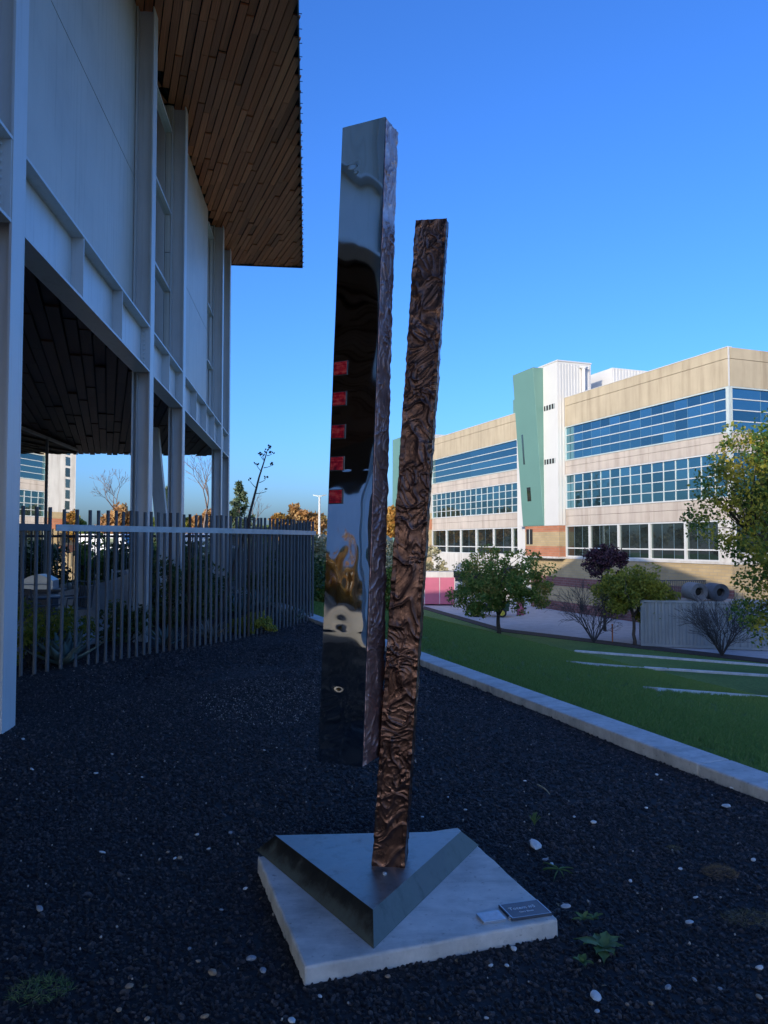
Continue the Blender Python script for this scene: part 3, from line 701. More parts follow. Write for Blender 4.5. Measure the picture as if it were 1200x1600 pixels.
tree('ash_tree', 'tall green and yellow tree reaching into view before the office building corner', 'tree', p, 2.9, (0, 0, 5.3), (3.9, 3.6, 4.0), None, 400, 78, 0.078, lf_right, trunk_r=0.17, forks=5, cl_r=0.55, lobes=lob)
p = atz(928, 1003, -3.95)
bare_tree('bare_bush', 'grey brown leafless bush left of the yellow green tree', 'bush', p, 3.7, 0.035, bark_dark, 3, 0.5, 3, None, 14, lean=0.55, minr=0.008)
p = atz(1128, 1024, -3.95)
bare_tree('bare_bush', 'wide bare bush with fine upright twigs before the grey container', 'bush', p, 3.5, 0.035, bark_dark, 3, 0.42, 3, None, 22, lean=0.6, minr=0.007)
# far trees and hedges
def far_tree(label, px, ytop, Y, wpx, mat, ybase=None, n=60, per=45, size=.42, z0=0.0, name='autumn_tree', ctop=.36, g=None):
    b = aty(px, 846, Y); b.z = z0; top = aty(px, ytop, Y).z - z0; w = wpx / F * Y / 2
    return tree(name, label, 'tree', b, top * .3, (0, 0, top * (1 - ctop)), (w, w, top * ctop), None, n, per, size, mat, trunk_r=top * .022, cl_r=w * .28, group=g)
far_tree('orange autumn tree seen just left of the sculpture behind the lamp post', 478, 790, 88, 70, lf_orange, n=70)
far_tree('golden autumn tree standing between the two leaning pillars of the sculpture', 622, 792, 86, 62, lf_gold, n=70)
far_tree('orange tree behind the fence left of the second steel column', 185, 790, 90, 74, lf_orange, n=60)
far_tree('small orange tree behind the fence between the steel columns', 312, 798, 92, 44, lf_orange, n=40)
far_tree('low golden tree past the fence end left of the orange tree', 440, 803, 95, 44, lf_gold, n=40)
def conifer(label, px, ytop, Y, wpx):
    b = aty(px, 846, Y); b.z = 0; h = aty(px, ytop, Y).z; w = wpx / F * Y / 2
    t = empty('conifer', b, 0, label, 'tree'); tk = MB(); tk.tube([(0,0,0),(0,0,h*.95)], [h*.02, .02], 6); cen = []; rad = []
    for k in range(22):
        z = h * (.12 + .86 * k / 22); rr = w * (1 - k / 22.5)
        for j in range(max(3, int(9 * (1 - k / 24)))):
            a = rnd.uniform(0, 2*pi); q = rnd.uniform(.35, 1.05) * rr; cen.append((cos(a)*q, sin(a)*q, z - q * .25)); rad.append(max(.3, rr * .25))
            if j % 2 == 0: tk.tube([(0,0,z),(cos(a)*q, sin(a)*q, z - q*.25)], [.03, .012], 3, False)
    tk.build('trunk', bark, t); leaf_cloud('foliage', cen, rad, 26, .2, lf_conifer, t, elong=3.2)
conifer('dark conifer behind the slanted strut of the near building', 262, 756, 82, 56)
conifer('pale tipped conifer behind the last steel column', 374, 748, 80, 92)
bare_tree('bare_tree', 'leafless pale tree between the third and fourth steel columns', 'tree', aty(318, 846, 80), 9.0, .16, bark_pale, 5, .42, 2, minr=.012)
bare_tree('bare_tree', 'leafless tree left of the second steel column beyond the fence', 'tree', aty(180, 846, 92), 9.0, .16, bark_pale, 5, .42, 2, minr=.016)
bare_tree('bare_tree', 'thin leafless tree right of the pale tipped conifer', 'tree', aty(400, 846, 84), 7.6, .13, bark_pale, 4, .42, 2, minr=.014)
for px, Y, w_, yt, mt_, lab in ((500, 40, 34, 828, lf_pale, 'pale seeding shrub just past the right end of the fence'), (614, 52, 62, 846, lf_pale, 'pale seeding shrub between the two pillars of the sculpture'),
        (507, 30, 44, 885, lf_green, 'low green shrub past the fence end beside the mirror pillar'), (612, 46, 56, 888, lf_green, 'dark green bush between the pillars above the lawn'), (668, 72, 60, 842, lf_pale, 'pale green reedy shrub behind the pink container'),
        (556, 46, 70, 850, lf_green, 'green shrub hidden mostly behind the mirror pillar')):
    b = aty(px, 846, Y); b.z = lawn_z(b.dot(NB)); h_ = aty(px, yt, Y).z - b.z; r_ = w_ / F * Y / 2
    shrub(lab, b, r_, h_, mt_, 60, 70, 0.13, .42, name='garden_shrub')
for px, yt, Y, w_, mt_, lab in ((108, 806, 112, 60, lf_green, 'far green tree behind the fence near the brick reflection'), (222, 806, 104, 50, lf_green, 'far green tree beside the second steel column'), (292, 812, 118, 50, lf_olive, 'far olive tree between the third column and the bare tree'), (420, 826, 120, 60, lf_green, 'low far green tree right of the pale tipped conifer')):
    far_tree(lab, px, yt, Y, w_, mt_, n=60, name='far_tree')
for i, (px, Y, mt_) in enumerate(((70, 27, lf_pale), (105, 29, lf_dark), (140, 28, lf_green), (172, 30, lf_pale), (205, 28, lf_dark), (255, 30, lf_green), (292, 27, lf_dark), (330, 29, lf_pale), (372, 26, lf_dark), (405, 27, lf_green), (440, 25, lf_dark), (470, 27, lf_dark))):
    b = aty(px, 846, Y); b.z = 0
    shrub('leafy hedge bush seen through the dark bars of the fence', b, 1.0, 1.75, mt_, 30, 50, 0.10, .34, name='hedge_bush', group='hedge bushes behind the fence')

# far wooded edge of town along the horizon: one mass
cen = []; rad = []
for k in range(420):
    a = R(-52 + 104 * k / 420) + NP.uniform(-.004, .004); d_ = NP.uniform(230, 300); h_ = NP.uniform(1.0, 6.0) * (.75 + .35 * sin(k * .21) + .2 * sin(k * .057))
    p_ = Vector((sin(a) * d_, cos(a) * d_, 0)); z_ = lawn_z(p_.dot(NB)); cen.append((p_.x, p_.y, z_ * (1 if p_.x > 0 else 0) + max(.8, h_))); rad.append(NP.uniform(1.6, 2.8))
o = leaf_cloud('distant_trees', cen, rad, 46, .75, lf_far, None); o['kind'] = 'stuff'
# ------------------------------------------------------------------ fences
bar_me = MB().lathe([(0.023, 0), (0.023, 2.1)], 10).mesh('bar', fence_paint, False)
rust_me = MB().lathe([(0.023, 0), (0.023, 2.1)], 10).mesh('bar', rust_paint, False)
FP = [Vector((-6.6, 5.3)), Vector((-4.46, 9.12)), Vector((-2.59, 12.46)), Vector((-1.98, 14.1)), Vector((-1.49, 15.75))]
def fence_hit(px):
    r_ = (px - 600) / F / cos(TH); best = None
    for a, b in zip(FP[:-1], FP[1:]):
        d = b - a; den = d.x - r_ * d.y
        t = (r_ * a.y - a.x) / den
        if -0.02 <= t <= 1.02: return a + d * t
fence = empty('bar_fence', (FP[2].x, FP[2].y, 0), 0, 'tall dark metal bar fence with a pale rail curving along the black gravel bed', 'fence')
o3 = Vector((FP[2].x, FP[2].y, 0))
pxs = [37.2, 58.4, 78, 98.9, 121.5, 141, 155, 167.8, 180.5, 192.3, 204, 216] + [210 + v / 4 for v in (70,105,150,192,230,270,308,347,382,415,450,483,515,547,577,605,637,663,693,718,745,772,797,820,845,868,892,912,937,958,978,1000,1020,1040,1060,1080,1098,1115)]
pts = [fence_hit(px) for px in pxs]
d0 = (FP[0] - FP[1]).normalized(); q = pts[0]
pts = [q + d0 * 0.19 * k for k in range(14, 0, -1)] + pts
for i, q in enumerate(pts):
    o = link('bar', rust_me if i in (30, 33, 45) else bar_me, fence, (q.x - o3.x, q.y - o3.y, -0.02 + rnd.uniform(-.012, .012)), (rnd.uniform(-.006, .006), rnd.uniform(-.006, .006), rnd.uniform(0, 3)))
def rail(parent, P, z0, z1, mat, offs=0.03, org=o3, split=None):
    for a, b in zip(P[:-1], P[1:]):
        d = (b - a).normalized(); n_ = Vector((d.y, -d.x)) 
        c = [a + n_ * offs, b + n_ * offs, b + n_ * (offs + .012), a + n_ * (offs + .012)]
        m_ = MB(); m_.hexa([(v.x - org.x, v.y - org.y, z0) for v in reversed(c)], [(v.x - org.x, v.y - org.y, z1) for v in reversed(c)]); m_.build('rail', mat, parent)
rail(fence, [pts[0], pts[16]], 1.785, 1.87, fence_paint)
rail(fence, [pts[16] + (pts[18]-pts[16]) * .15, FP[2], FP[3], FP[4]], 1.785, 1.87, rail_metal)
E_ = FP[4]
bf = empty('bar_fence', (-4, 26, 0), 0, 'far run of the dark bar fence closing the garden behind the near building', 'fence')
BP = [E_ + Vector((-.12, .2)), Vector((-2.9, 21.0)), Vector((-5.2, 24.8)), Vector((-9.5, 25.6)), Vector((-17, 24.6))]
ob3 = Vector((-4, 26, 0))
for a, b in zip(BP[:-1], BP[1:]):
    n_ = int((b - a).length / .16)
    for k in range(n_):
        q = a + (b - a) * (k / n_); link('bar', bar_me, bf, (q.x - ob3.x, q.y - ob3.y, -0.02))
rail(bf, BP, 1.785, 1.87, fence_paint, org=ob3)

# ------------------------------------------------------------------ garden behind the fence
m = MB(); m.poly([Vector((-12, 9, .012)), Vector((-6.2, 9.2, .012)), Vector((-5.2, 10.6, .012)), Vector((-4.5, 12.0, .012)), Vector((-4.3, 13.4, .012)), Vector((-4.9, 15.5, .012)), Vector((-6.5, 22, .012)), Vector((-14, 24, .012))])
o = m.build('patio', patio_conc); o['kind'] = 'structure'; o.location.z = 0.01
# low curved concrete wall
w = MB(); c0 = aty(120, 940, 17); wall_pts = [aty(x_, 900, Y_) for x_, Y_ in ((75, 16.6), (105, 16.2), (140, 15.9), (175, 15.7), (200, 15.6), (222, 15.9))]
ww = empty('garden_wall', (wall_pts[2].x, wall_pts[2].y, 0), 0, 'low curved concrete wall behind the left half of the fence', 'wall')
for i in range(len(wall_pts) - 1):
    a, b = wall_pts[i], wall_pts[i+1]; d = (b - a).normalized(); n_ = Vector((-d.y, d.x, 0)) * .22; h0, h1 = .45 + .13 * i, .45 + .13 * (i + 1)
    og = Vector((wall_pts[2].x, wall_pts[2].y, 0)); A_ = Vector((a.x, a.y, 0)) - og; B_ = Vector((b.x, b.y, 0)) - og
    w.hexa([A_, B_, B_ + n_, A_ + n_], [A_ + Vector((0,0,h0)), B_ + Vector((0,0,h1)), B_ + n_ + Vector((0,0,h1)), A_ + n_ + Vector((0,0,h0))])
w.build('wall_face', patio_conc, ww)
hr = MB(); hr.tube([Vector((p.x - og.x, p.y - og.y, 1.0 + .04 * i)) for i, p in enumerate(wall_pts[3:])], .02, 6)
for p_ in wall_pts[3:]: hr.tube([(p_.x - og.x, p_.y - og.y, .6), (p_.x - og.x, p_.y - og.y, 1.06)], .014, 5)
hr.build('handrail', rail_metal, ww)
# kettle grill
gp = aty(62, 950, 13.6); gp.z = .02
gr = empty('barbecue_grill', gp, .2, 'grey domed barbecue grill with a black base behind the fence near the first column', 'grill')
b = MB(); b.box(-.27, .27, -.24, .24, .12, .72); b.build('cabinet', dark_metal, gr, bevel=.01)
b = MB(); b.box(-.42, .42, -.22, .22, .72, .76); b.build('side_shelf', dark_metal, gr, bevel=.005)
b = MB(); n_ = 9; pr = [(-.27, .765)] + [(-.27, .92)] + [(-.27 + .54 * k / n_, .92 + .11 * sin(pi * k / n_)) for k in range(1, n_)] + [(.27, .92), (.27, .765)]
b.prism([(x_, -.24, z_) for x_, z_ in pr], [(x_, .24, z_) for x_, z_ in pr]); b.build('lid', mk('grill_lid_steel', (.5, .51, .52), .35, .6), gr)
b = MB(); b.tube([(-.2, -.29, .86), (.2, -.29, .86)], .012, 6); b.tube([(-.18, -.29, .86), (-.18, -.24, .86)], .01, 5); b.tube([(.18, -.29, .86), (.18, -.24, .86)], .01, 5); b.build('handle', rail_metal, gr)
for sx in (-1, 1):
    for sy in (-1, 1):
        b = MB(); b.box(sx * .25 - .02, sx * .25 + .02, sy * .21 - .02, sy * .21 + .02, 0, .118); b.build('leg', dark_metal, gr)
# patio chairs
def chair(label, px, Y, rz):
    p_ = aty(px, 950, Y); p_.z = .022; c = empty('patio_chair', p_, rz, label, 'chair', None)
    b = MB(); b.box(-.24, .24, -.24, .24, .42, .45); b.build('seat', dark_metal, c, bevel=.008)
    for k in range(6): b = MB(); b.box(-.22 + k * .075, -.175 + k * .075, .24, .26, .47, .86); b.build('slat', dark_metal, c, rot=(-.12, 0, 0))
    b = MB(); b.tube([(-.25, .24, .45), (-.25, .33, .9), (.25, .33, .9), (.25, .24, .45)], .016, 6); b.build('back_frame', dark_metal, c)
    for sx in (-1, 1):
        for sy in (-1, 1): b = MB(); b.tube([(sx * .22, sy * .22, .42), (sx * .25, sy * .27, 0)], .014, 6); b.build('leg', dark_metal, c)
        b = MB(); b.tube([(sx * .25, -.22, .42), (sx * .26, -.2, .64), (sx * .26, .27, .64)], .014, 6); b.build('armrest', dark_metal, c)
chair('dark metal patio chair in front of the barbecue grill', 62, 11.6, 2.6)
chair('dark metal patio chair on the concrete patio before the curved wall', 108, 13.2, -.6)
tp = aty(55, 960, 12.4); tp.z = .022
tb = empty('patio_table', tp, 0, 'low dark patio table beside the chairs under the near building', 'table')
b = MB(); b.lathe([(.45, .68), (.46, .70), (.45, .72)], 20); b.build('tabletop', dark_metal, tb)
b = MB(); b.tube([(0,0,0), (0,0,.68)], .035, 8); b.build('stem', dark_metal, tb)
b = MB(); b.lathe([(.27, 0), (.25, .03), (.05, .06)], 16); b.build('foot', dark_metal, tb)
# agaves, shrubs, flower stalk
def gz(px, py): return atz(px, py, 0)
agave('big blue green agave behind the fence nearest the first steel column', gz(98, 1040), .62, 26, agave_mat, width=.085)
agave('dry straw coloured agave behind the middle of the fence', gz(330, 1000), .5, 20, agave_dead, width=.05)
agave('blue grey agave at the outside foot of the fence right end', gz(452, 974) , .55, 24, agave_mat, width=.05)
agave('narrow leaved blue agave under the tall dry flower stalk', gz(372, 962), .7, 24, agave_mat, width=.045)
agave('blue agave behind the fence right of the flower stalk', gz(402, 955), .8, 24, agave_mat, width=.045)
agave('small agave at the fence foot below the second steel column', gz(258, 1010), .45, 16, agave_mat, width=.045)
shrub('olive shrub beside the big agave behind the fence', gz(52, 1038), .45, .8, lf_olive, 24, 60, .035, .15, name='garden_shrub')
shrub('olive shrub behind the big agave left of the concrete patio', gz(92, 1020), .5, .72, lf_olive, 24, 60, .035, .15, name='garden_shrub')
shrub('dense dark green shrub behind the fence right of the second column', gz(272, 975), .75, 1.35, lf_dark, 60, 80, .045, .2, name='garden_shrub')
shrub('dense dark green shrub behind the fence below the third column', gz(310, 965), .7, 1.45, lf_dark, 60, 80, .045, .2, name='garden_shrub')
shrub('dark shrub between the concrete patio and the second column', gz(195, 1005), .4, .7, lf_dark, 30, 60, .04, .15, name='garden_shrub')
shrub('dark shrub behind the right end of the fence', gz(440, 945), .9, 1.4, lf_dark, 50, 70, .05, .22, name='garden_shrub')
shrub('lime green shrub spilling out through the foot of the fence', gz(398, 988), .36, .36, lf_lime, 46, 110, .026, .085, name='garden_shrub')
shrub('small lime sprig left of the lime green shrub at the fence foot', gz(372, 988), .2, .24, lf_lime, 18, 90, .026, .07, name='garden_shrub')
b0 = gz(335, 985); Y_ = b0.y
st = empty('agave_stalk', b0, 0, 'tall dry flower stalk with dark seed pods leaning over the fence', 'plant')
def sp(px, py, dY=0): return aty(px, py, Y_ + dY) - b0
path = [Vector((0, 0, 0)), sp(352, 930), sp(366, 885), sp(384, 830), sp(391, 800), sp(400, 765), sp(405, 745), sp(413, 720), sp(417, 706)]
b = MB(); b.tube(path, [.05, .045, .04, .033, .026, .02, .017, .012, .008], 7); b.build('stem', mk('dry_stalk', (.10, .075, .06), .9), st, True)
pod_m = mk('seed_pod', (.035, .022, .022), .85)
for (x0, y0, x1, y1, n_) in ((409, 737, 401, 727, 7), (412, 731, 425, 727, 7), (405, 754, 415, 749, 5), (400, 762, 391, 752, 3), (400, 771, 416, 768, 2), (413, 718, 410, 712, 7), (415, 712, 416, 706, 6), (416, 706, 421, 700, 7), (417, 712, 425, 709, 6), (413, 720, 407, 712, 5)):
    k = rnd.uniform(-.06, .06); a = sp(x0, y0); e = sp(x1, y1, k)
    b = MB(); b.tube(curve(a, e, -.01, 3), [.008, .006, .005, .004], 4, False); b.build('branch', pod_m, st)
    for j in range(n_):
        c = e + Vector((rnd.uniform(-.035, .035), rnd.uniform(-.035, .035), rnd.uniform(-.015, .045))); d = Vector((rnd.uniform(-1,1), rnd.uniform(-1,1), rnd.uniform(.2,1.3))).normalized() * .045
        b = MB(); b.tube([c, c + d * .5, c + d], [.004, .015, .003], 5); b.build('seed_pod', pod_m, st)

# ------------------------------------------------------------------ things on the plaza
cont_m = mk('pink_red_paint', (.42, .10, .15), .5, 0, .12, 1.2); cont_g = mk('grey_green_container_paint', (.25, .265, .26), .6, 0, .15, 1.0)
def corr_box(parent, L, Wd, Hh, mat, pitch=.28, amp=.035, trim=None):
    """box whose four sides are corrugated"""
    b = MB(); n_ = int(L / pitch); pr = []
    for k in range(n_):
        x = k * L / n_; w = L / n_; pr += [(x, 0), (x + w * .32, 0), (x + w * .5, amp), (x + w * .82, amp)]
    pr.append((L, 0))
    for y_, s_ in ((0, 1), (Wd, -1)):
        vs_ = [(x, y_ + s_ * a_, z_) for x, a_ in pr for z_ in (.12, Hh - .1)]
        b.add(vs_, [(2*i, 2*i+2, 2*i+3, 2*i+1) for i in range(len(pr) - 1)])
    for x_ in (0, L): b.box(x_ - .012, x_ + .012, .1, Wd - .1, .12, Hh - .1)
    b.build('side_panels', mat, parent)
    t_ = trim or mat; f = MB()
    f.box(-.05, L + .05, -.03, .1, 0, .12); f.box(-.05, L + .05, Wd - .1, Wd + .03, 0, .12); f.box(-.05, L + .05, -.03, .1, Hh - .1, Hh); f.box(-.05, L + .05, Wd - .1, Wd + .03, Hh - .1, Hh)
    for x_ in (-.05, L - .05):
        for y_ in (-.03, Wd - .07): f.box(x_, x_ + .1, y_, y_ + .1, .12, Hh - .1)
    f.box(0, L, .1, Wd - .1, Hh - .06, Hh - .02); f.build('corner_frame', t_, parent)
pc = atz(640, 946, ZP)
c_ = empty('shipping_container', (pc.x, pc.y, ZP + .01), R(-3), 'pink red container with two plain doors beyond the lawn right of the rough post', 'container')
Lp = 70 / F * pc.y
b = MB(); b.box(0, Lp, .03, 2.4, .1, 2.45); b.build('body', cont_m, c_)
for k in range(3):
    b = MB(); b.box(Lp * k / 3 + .04, Lp * (k+1) / 3 - .04, -.03, .028, .12, 2.40); b.build('door', cont_m, c_, bevel=.01)
b = MB()
for k in range(4): b.box(Lp * k / 3 - .03, Lp * k / 3 + .03, -.035, .025, .1, 2.45)
b.build('hinge_post', mk('pale_worn_edge', (.55, .45, .43), .6), c_)
b = MB(); b.box(Lp * .35, Lp * .98, .3, 2.2, 2.451, 2.95); b.build('roof_box', precast_white, c_)
g0 = atz(1003, 1009, ZP + .03)
gc = empty('shipping_container', (g0.x, g0.y, ZP + .03), R(-17), 'long grey green corrugated container behind the lawn under the two big rolls', 'container')
corr_box(gc, 12.2, 2.4, 2.45, cont_g, .34, .06)
# two rolls lying on the container
roll_m1 = mk('pale_grey_roll', (.19, .19, .19), .8, 0, .2, 6, .4, 30); roll_m2 = mk('dark_blue_grey_roll', (.085, .095, .11), .8, 0, .2, 6, .4, 30)
gm = Matrix.Translation(Vector((g0.x, g0.y, ZP + .03))) @ Matrix.Rotation(R(-17), 4, 'Z')
def roll(lx, r_, mat, label):
    w_ = gm @ Vector((lx, .95, 2.45 + r_ + .008)); t = empty('hose_roll', (w_.x, w_.y, w_.z - r_), R(-17) + R(22), label, 'roll')
    b = MB(); prof = []; n_ = 7
    Rr = [r_ * (.50 + .5 * k / n_) for k in range(n_ + 1)]
    # wound layers on the faces
    vs_ = []; seg = 40
    pts_ = [(Rr[0], -.55)]
    for k in range(n_): pts_ += [(Rr[k] + .3 * (Rr[1]-Rr[0]), -.60), (Rr[k] + .8 * (Rr[1]-Rr[0]), -.60), (Rr[k+1] - .002, -.55)]
    pts_ += [(r_, -.5), (r_, .5), (r_ * .95, .58), (Rr[0], .55)]
    for q_, z_ in pts_:
        for s_ in range(seg): a = 2*pi*s_/seg; vs_.append((q_ * sin(a), z_, r_ + q_ * cos(a)))
    m_ = len(pts_); fs_ = [(i*seg+s_, i*seg+(s_+1) % seg, ((i+1) % m_)*seg+(s_+1) % seg, ((i+1) % m_)*seg+s_) for i in range(m_) for s_ in range(seg)]
    b.add(vs_, fs_); b.build('winding', mat, t)
    b = MB(); b.lathe([(r_ * .47, -.30), (r_ * .47, -.26)], 24, (0, 0, r_), 'y'); b.box(-.05, .05, -.28, -.24, r_ * .55, r_ * 1.45); b.build('core', black_fill, t)
g_x = lambda px: ((gm.inverted() @ aty(px, 920, g0.y - .6)).x)
roll(2.75, .47, roll_m1, 'pale grey round roll on the grey container, the one not overlapped by leaves')
roll(3.80, .46, roll_m2, 'darker blue grey round roll on the grey container beside the tall tree')
# utility vehicle behind the round tree
vp = atz(764, 963, ZP)
uv = empty('utility_vehicle', (vp.x, vp.y, ZP + .005), R(170), 'dark green utility vehicle with yellow wheel hubs half hidden behind the round tree', 'vehicle')
gm_ = mk('dark_green_paint', (.02, .06, .025), .4); yh = mk('yellow_hub', (.62, .5, .05), .5)
b = MB(); b.hexa([(-1.5,-.62,.45),(1.45,-.62,.45),(1.45,.62,.45),(-1.5,.62,.45)], [(-1.5,-.62,.75),(1.5,-.55,.9),(1.5,.55,.9),(-1.5,.62,.75)]); b.build('body', gm_, uv, bevel=.04)
b = MB(); b.box(-1.55, -.35, -.68, .68, .78, .82); b.box(-1.55, -.35, -.68, -.64, .82, 1.08); b.box(-1.55, -.35, .64, .68, .82, 1.08); b.box(-1.55, -1.51, -.64, .64, .82, 1.08); b.build('cargo_bed', gm_, uv)
b = MB(); b.box(-.25, .3, -.55, .55, .8, .98); b.box(-.32, -.2, -.55, .55, .98, 1.4); b.build('seat', dark_metal, uv, bevel=.03)
b = MB(); b.tube([(.75,-.3,.9),(.6,-.3,1.15)], .02, 6); b.lathe([(.17, 0), (.17, .025)], 14, (.58, -.3, 1.15)); b.build('steering_wheel', dark_metal, uv)
for sx, sy in ((-1.0, -.68), (-1.0, .68), (1.0, -.68), (1.0, .68)):
    w_ = MB(); w_.lathe([(.20, -.13), (.30, -.13), (.33, -.08), (.33, .08), (.30, .13), (.20, .13)], 20, (sx, sy, .33), 'y'); w_ = w_.build('wheel', rubber, uv)
    h_ = MB(); h_.lathe([(.20, -.14), (.20, .14)], 16, (sx, sy, .33), 'y'); h_.lathe([(.07, -.17), (.07, .17)], 10, (sx, sy, .33), 'y'); h_.build('hub', yh, w_)
bp = atz(813, 961, ZP)
bo = empty('bollard', (bp.x, bp.y, ZP + .005), 0, 'short pink bin like bollard on the plaza right of the round tree', 'bollard')
b = MB(); b.lathe([(.30, 0), (.30, .06), (.27, .08), (.28, .95), (.31, .98), (.31, 1.05), (.1, 1.12)], 16); b.build('post', cont_m, bo)
# red warning post and low fence near the bare bush
pp = atz(957, 1004, ZP)
mp_ = empty('marker_post', (pp.x, pp.y, ZP), 0, 'thin orange marker post beside the yellow green tree', 'post')
b = MB(); b.tube([(0,0,0),(0,0,1.0)], .04, 8); b.lathe([(.05, .98), (.05, 1.02), (.01, 1.05)], 8); b.build('post', mk('orange_paint', (.42, .13, .04), .6), mp_)
fr = empty('plaza_railing', aty(1050, 960, 46) * 1, 0, 'low dark railing behind the containers in front of the brick base', 'railing'); fr.location.z = ZP
for k in range(34):
    b = MB() if k == 0 else None
    if b: rm = b.box(-.02, .02, -.02, .02, 0, 3.2).mesh('baluster', dark_metal)
    link('baluster', rm, fr, (-1.4 + k * .12, 0, 0))
b = MB(); b.box(-1.5, 2.8, -.03, .03, 3.2, 3.26); b.build('top_rail', dark_metal, fr)
# lamp post far behind the fence end
lp = aty(499, 846, 70); lp.z = 0
l_ = empty('lamp_post', lp, 0, 'tall white lamp post rising before the orange tree past the fence end', 'lamp post')
ht = aty(499, 776, 70).z
b = MB(); b.tube([(0,0,0),(0,0,ht)], [.13,.09], 8); b.build('pole', mull_white, l_)
for sx in (-1, 1): b = MB(); b.hexa([(sx*.1-.1,-.15,ht),(sx*.1+.1,-.15,ht),(sx*.55+.1,.15,ht+.12),(sx*.55-.1,.15,ht+.12)], [(sx*.1-.1,-.15,ht+.1),(sx*.1+.1,-.15,ht+.1),(sx*.55+.1,.15,ht+.2),(sx*.55-.1,.15,ht+.2)]); b.build('lamp_head', alu, l_)
# parked vans far behind the fence
def van(label, px, Y, mat, rz):
    p_ = aty(px, 846, Y); p_.z = 0; v_ = empty('parked_van', p_, rz, label, 'van')
    b = MB(); pr = [(-2.4,.35),(-2.4,1.95),(-2.3,2.1),(1.0,2.1),(1.5,1.4),(2.3,1.15),(2.45,.9),(2.45,.35)]
    b.prism([(x,-.95,z) for x,z in reversed(pr)], [(x,.95,z) for x,z in reversed(pr)]); b.build('body', mat, v_, bevel=.05)
    for s_ in (-1, 1):
        b = MB(); y_ = s_ * .955; b.prism([(-.1,y_-.01,1.3),(1.05,y_-.01,1.3),(.8,y_-.01,1.85),(-.1,y_-.01,1.85)], [(-.1,y_+.01,1.3),(1.05,y_+.01,1.3),(.8,y_+.01,1.85),(-.1,y_+.01,1.85)]); b.build('side_window', glass_green, v_)
        for x_ in (-1.5, 1.5):
            w_ = MB(); w_.lathe([(.18,-.1),(.34,-.1),(.34,.1),(.18,.1)], 18, (x_, s_*.87, .34), 'y'); w_ = w_.build('wheel', rubber, v_)
            h_ = MB(); h_.lathe([(.19,-.105),(.19,.105)], 12, (x_, s_*.87, .34), 'y'); h_.build('hub', alu, w_)
    b = MB(); b.hexa([(1.03,-.85,2.03),(1.07,-.85,2.05),(1.07,.85,2.05),(1.03,.85,2.03)], [(1.47,-.85,1.45),(1.52,-.85,1.46),(1.52,.85,1.46),(1.47,.85,1.45)]); b.build('windscreen', glass_green, v_)
wp = mk('white_car_paint', (.75, .75, .75), .3); rp = mk('red_car_paint', (.5, .04, .05), .3)
van('white van parked far behind the fence right of the third column', 322, 44, wp, .3)
van('white van parked far behind the fence left of the second column', 178, 46, wp, -.2)
van('red van parked far behind the fence near the brick reflection', 140, 48, rp, .2)

# ------------------------------------------------------------------ seat steps in the lawn
for lab, a, b, wd in (('upper pale concrete seat step crossing the lawn, farthest from the kerb', (897, 1019), (1225, 1044), .26), ('middle pale concrete seat step crossing the lawn', (900, 1038.5), (1225, 1060), .26), ('nearest pale concrete seat step crossing the lawn, closest to the kerb', (1028, 1082), (1225, 1092.5), .28)):
    n_ = 9; P_ = [hit_lawn(a[0] + (b[0] - a[0]) * k / n_, a[1] + (b[1] - a[1]) * k / n_) for k in range(n_ + 1)]
    A_ = P_[0].copy(); t = empty('seat_step', A_, 0, lab, 'step')
    for p0, p1 in zip(P_[:-1], P_[1:]):
        p0, p1 = p0.lerp(p1, .001), p1.lerp(p0, .001); d = (p1 - p0).normalized(); nn = Vector((-d.y, d.x, 0)).normalized() * wd
        top = lambda p_: p_.z + .085
        c = [p0, p1, p1 + nn, p0 + nn]; z_ = [top(p0), top(p1), top(p1), top(p0)]
        m_ = MB(); m_.hexa([Vector((v.x, v.y, zz - .4)) - A_ for v, zz in zip(c, z_)], [Vector((v.x, v.y, zz)) - A_ for v, zz in zip(c, z_)])
        m_.build('step_block', kerb_conc, t, bevel=.008)

# ------------------------------------------------------------------ the sculpture
SL = [atz(476, 1511, .06), atz(873, 1436, .06), atz(715, 1292, .06), atz(403, 1338, .06)]
sc_ = sum(SL, Vector()) / 4
pad = empty('concrete_pad', (sc_.x, sc_.y, 0), 0, 'square pale concrete pad set in the black gravel under the sculpture', 'pad')
m = MB(); n_ = 14
lo_, hi_ = [], []
for i in range(4):
    for k in range(n_):
        v = SL[i].lerp(SL[(i+1) % 4], k / n_) - sc_
        j = Vector((rnd.uniform(-1, 1), rnd.uniform(-1, 1), 0)) * .0035
        hi_.append(v + j + Vector((0, 0, .06))); lo_.append(v * 1.004 + Vector((0, 0, -.09)))
m.prism(lo_, hi_); m.build('slab', concrete, pad, bevel=.010)
ZS = .06
TB = [Vector((-.04, 2.88)), Vector((.495, 3.87)), Vector((-.655, 3.80))]
TB = [Vector((v.x, v.y)) for v in (atz(584, 1483, ZS), atz(748, 1321, ZS), atz(401, 1329, ZS))]
ctr = sum(TB, Vector((0, 0))) / 3; KT, ZT = .825, .157
TT = [ctr + (v - ctr) * KT for v in TB]
scu = empty('sculpture', (ctr.x, ctr.y, ZS), 0, 'abstract sculpture of a mirror faced pillar and rough copper post on a triangular foot', 'sculpture')
og = Vector((ctr.x, ctr.y, ZS))
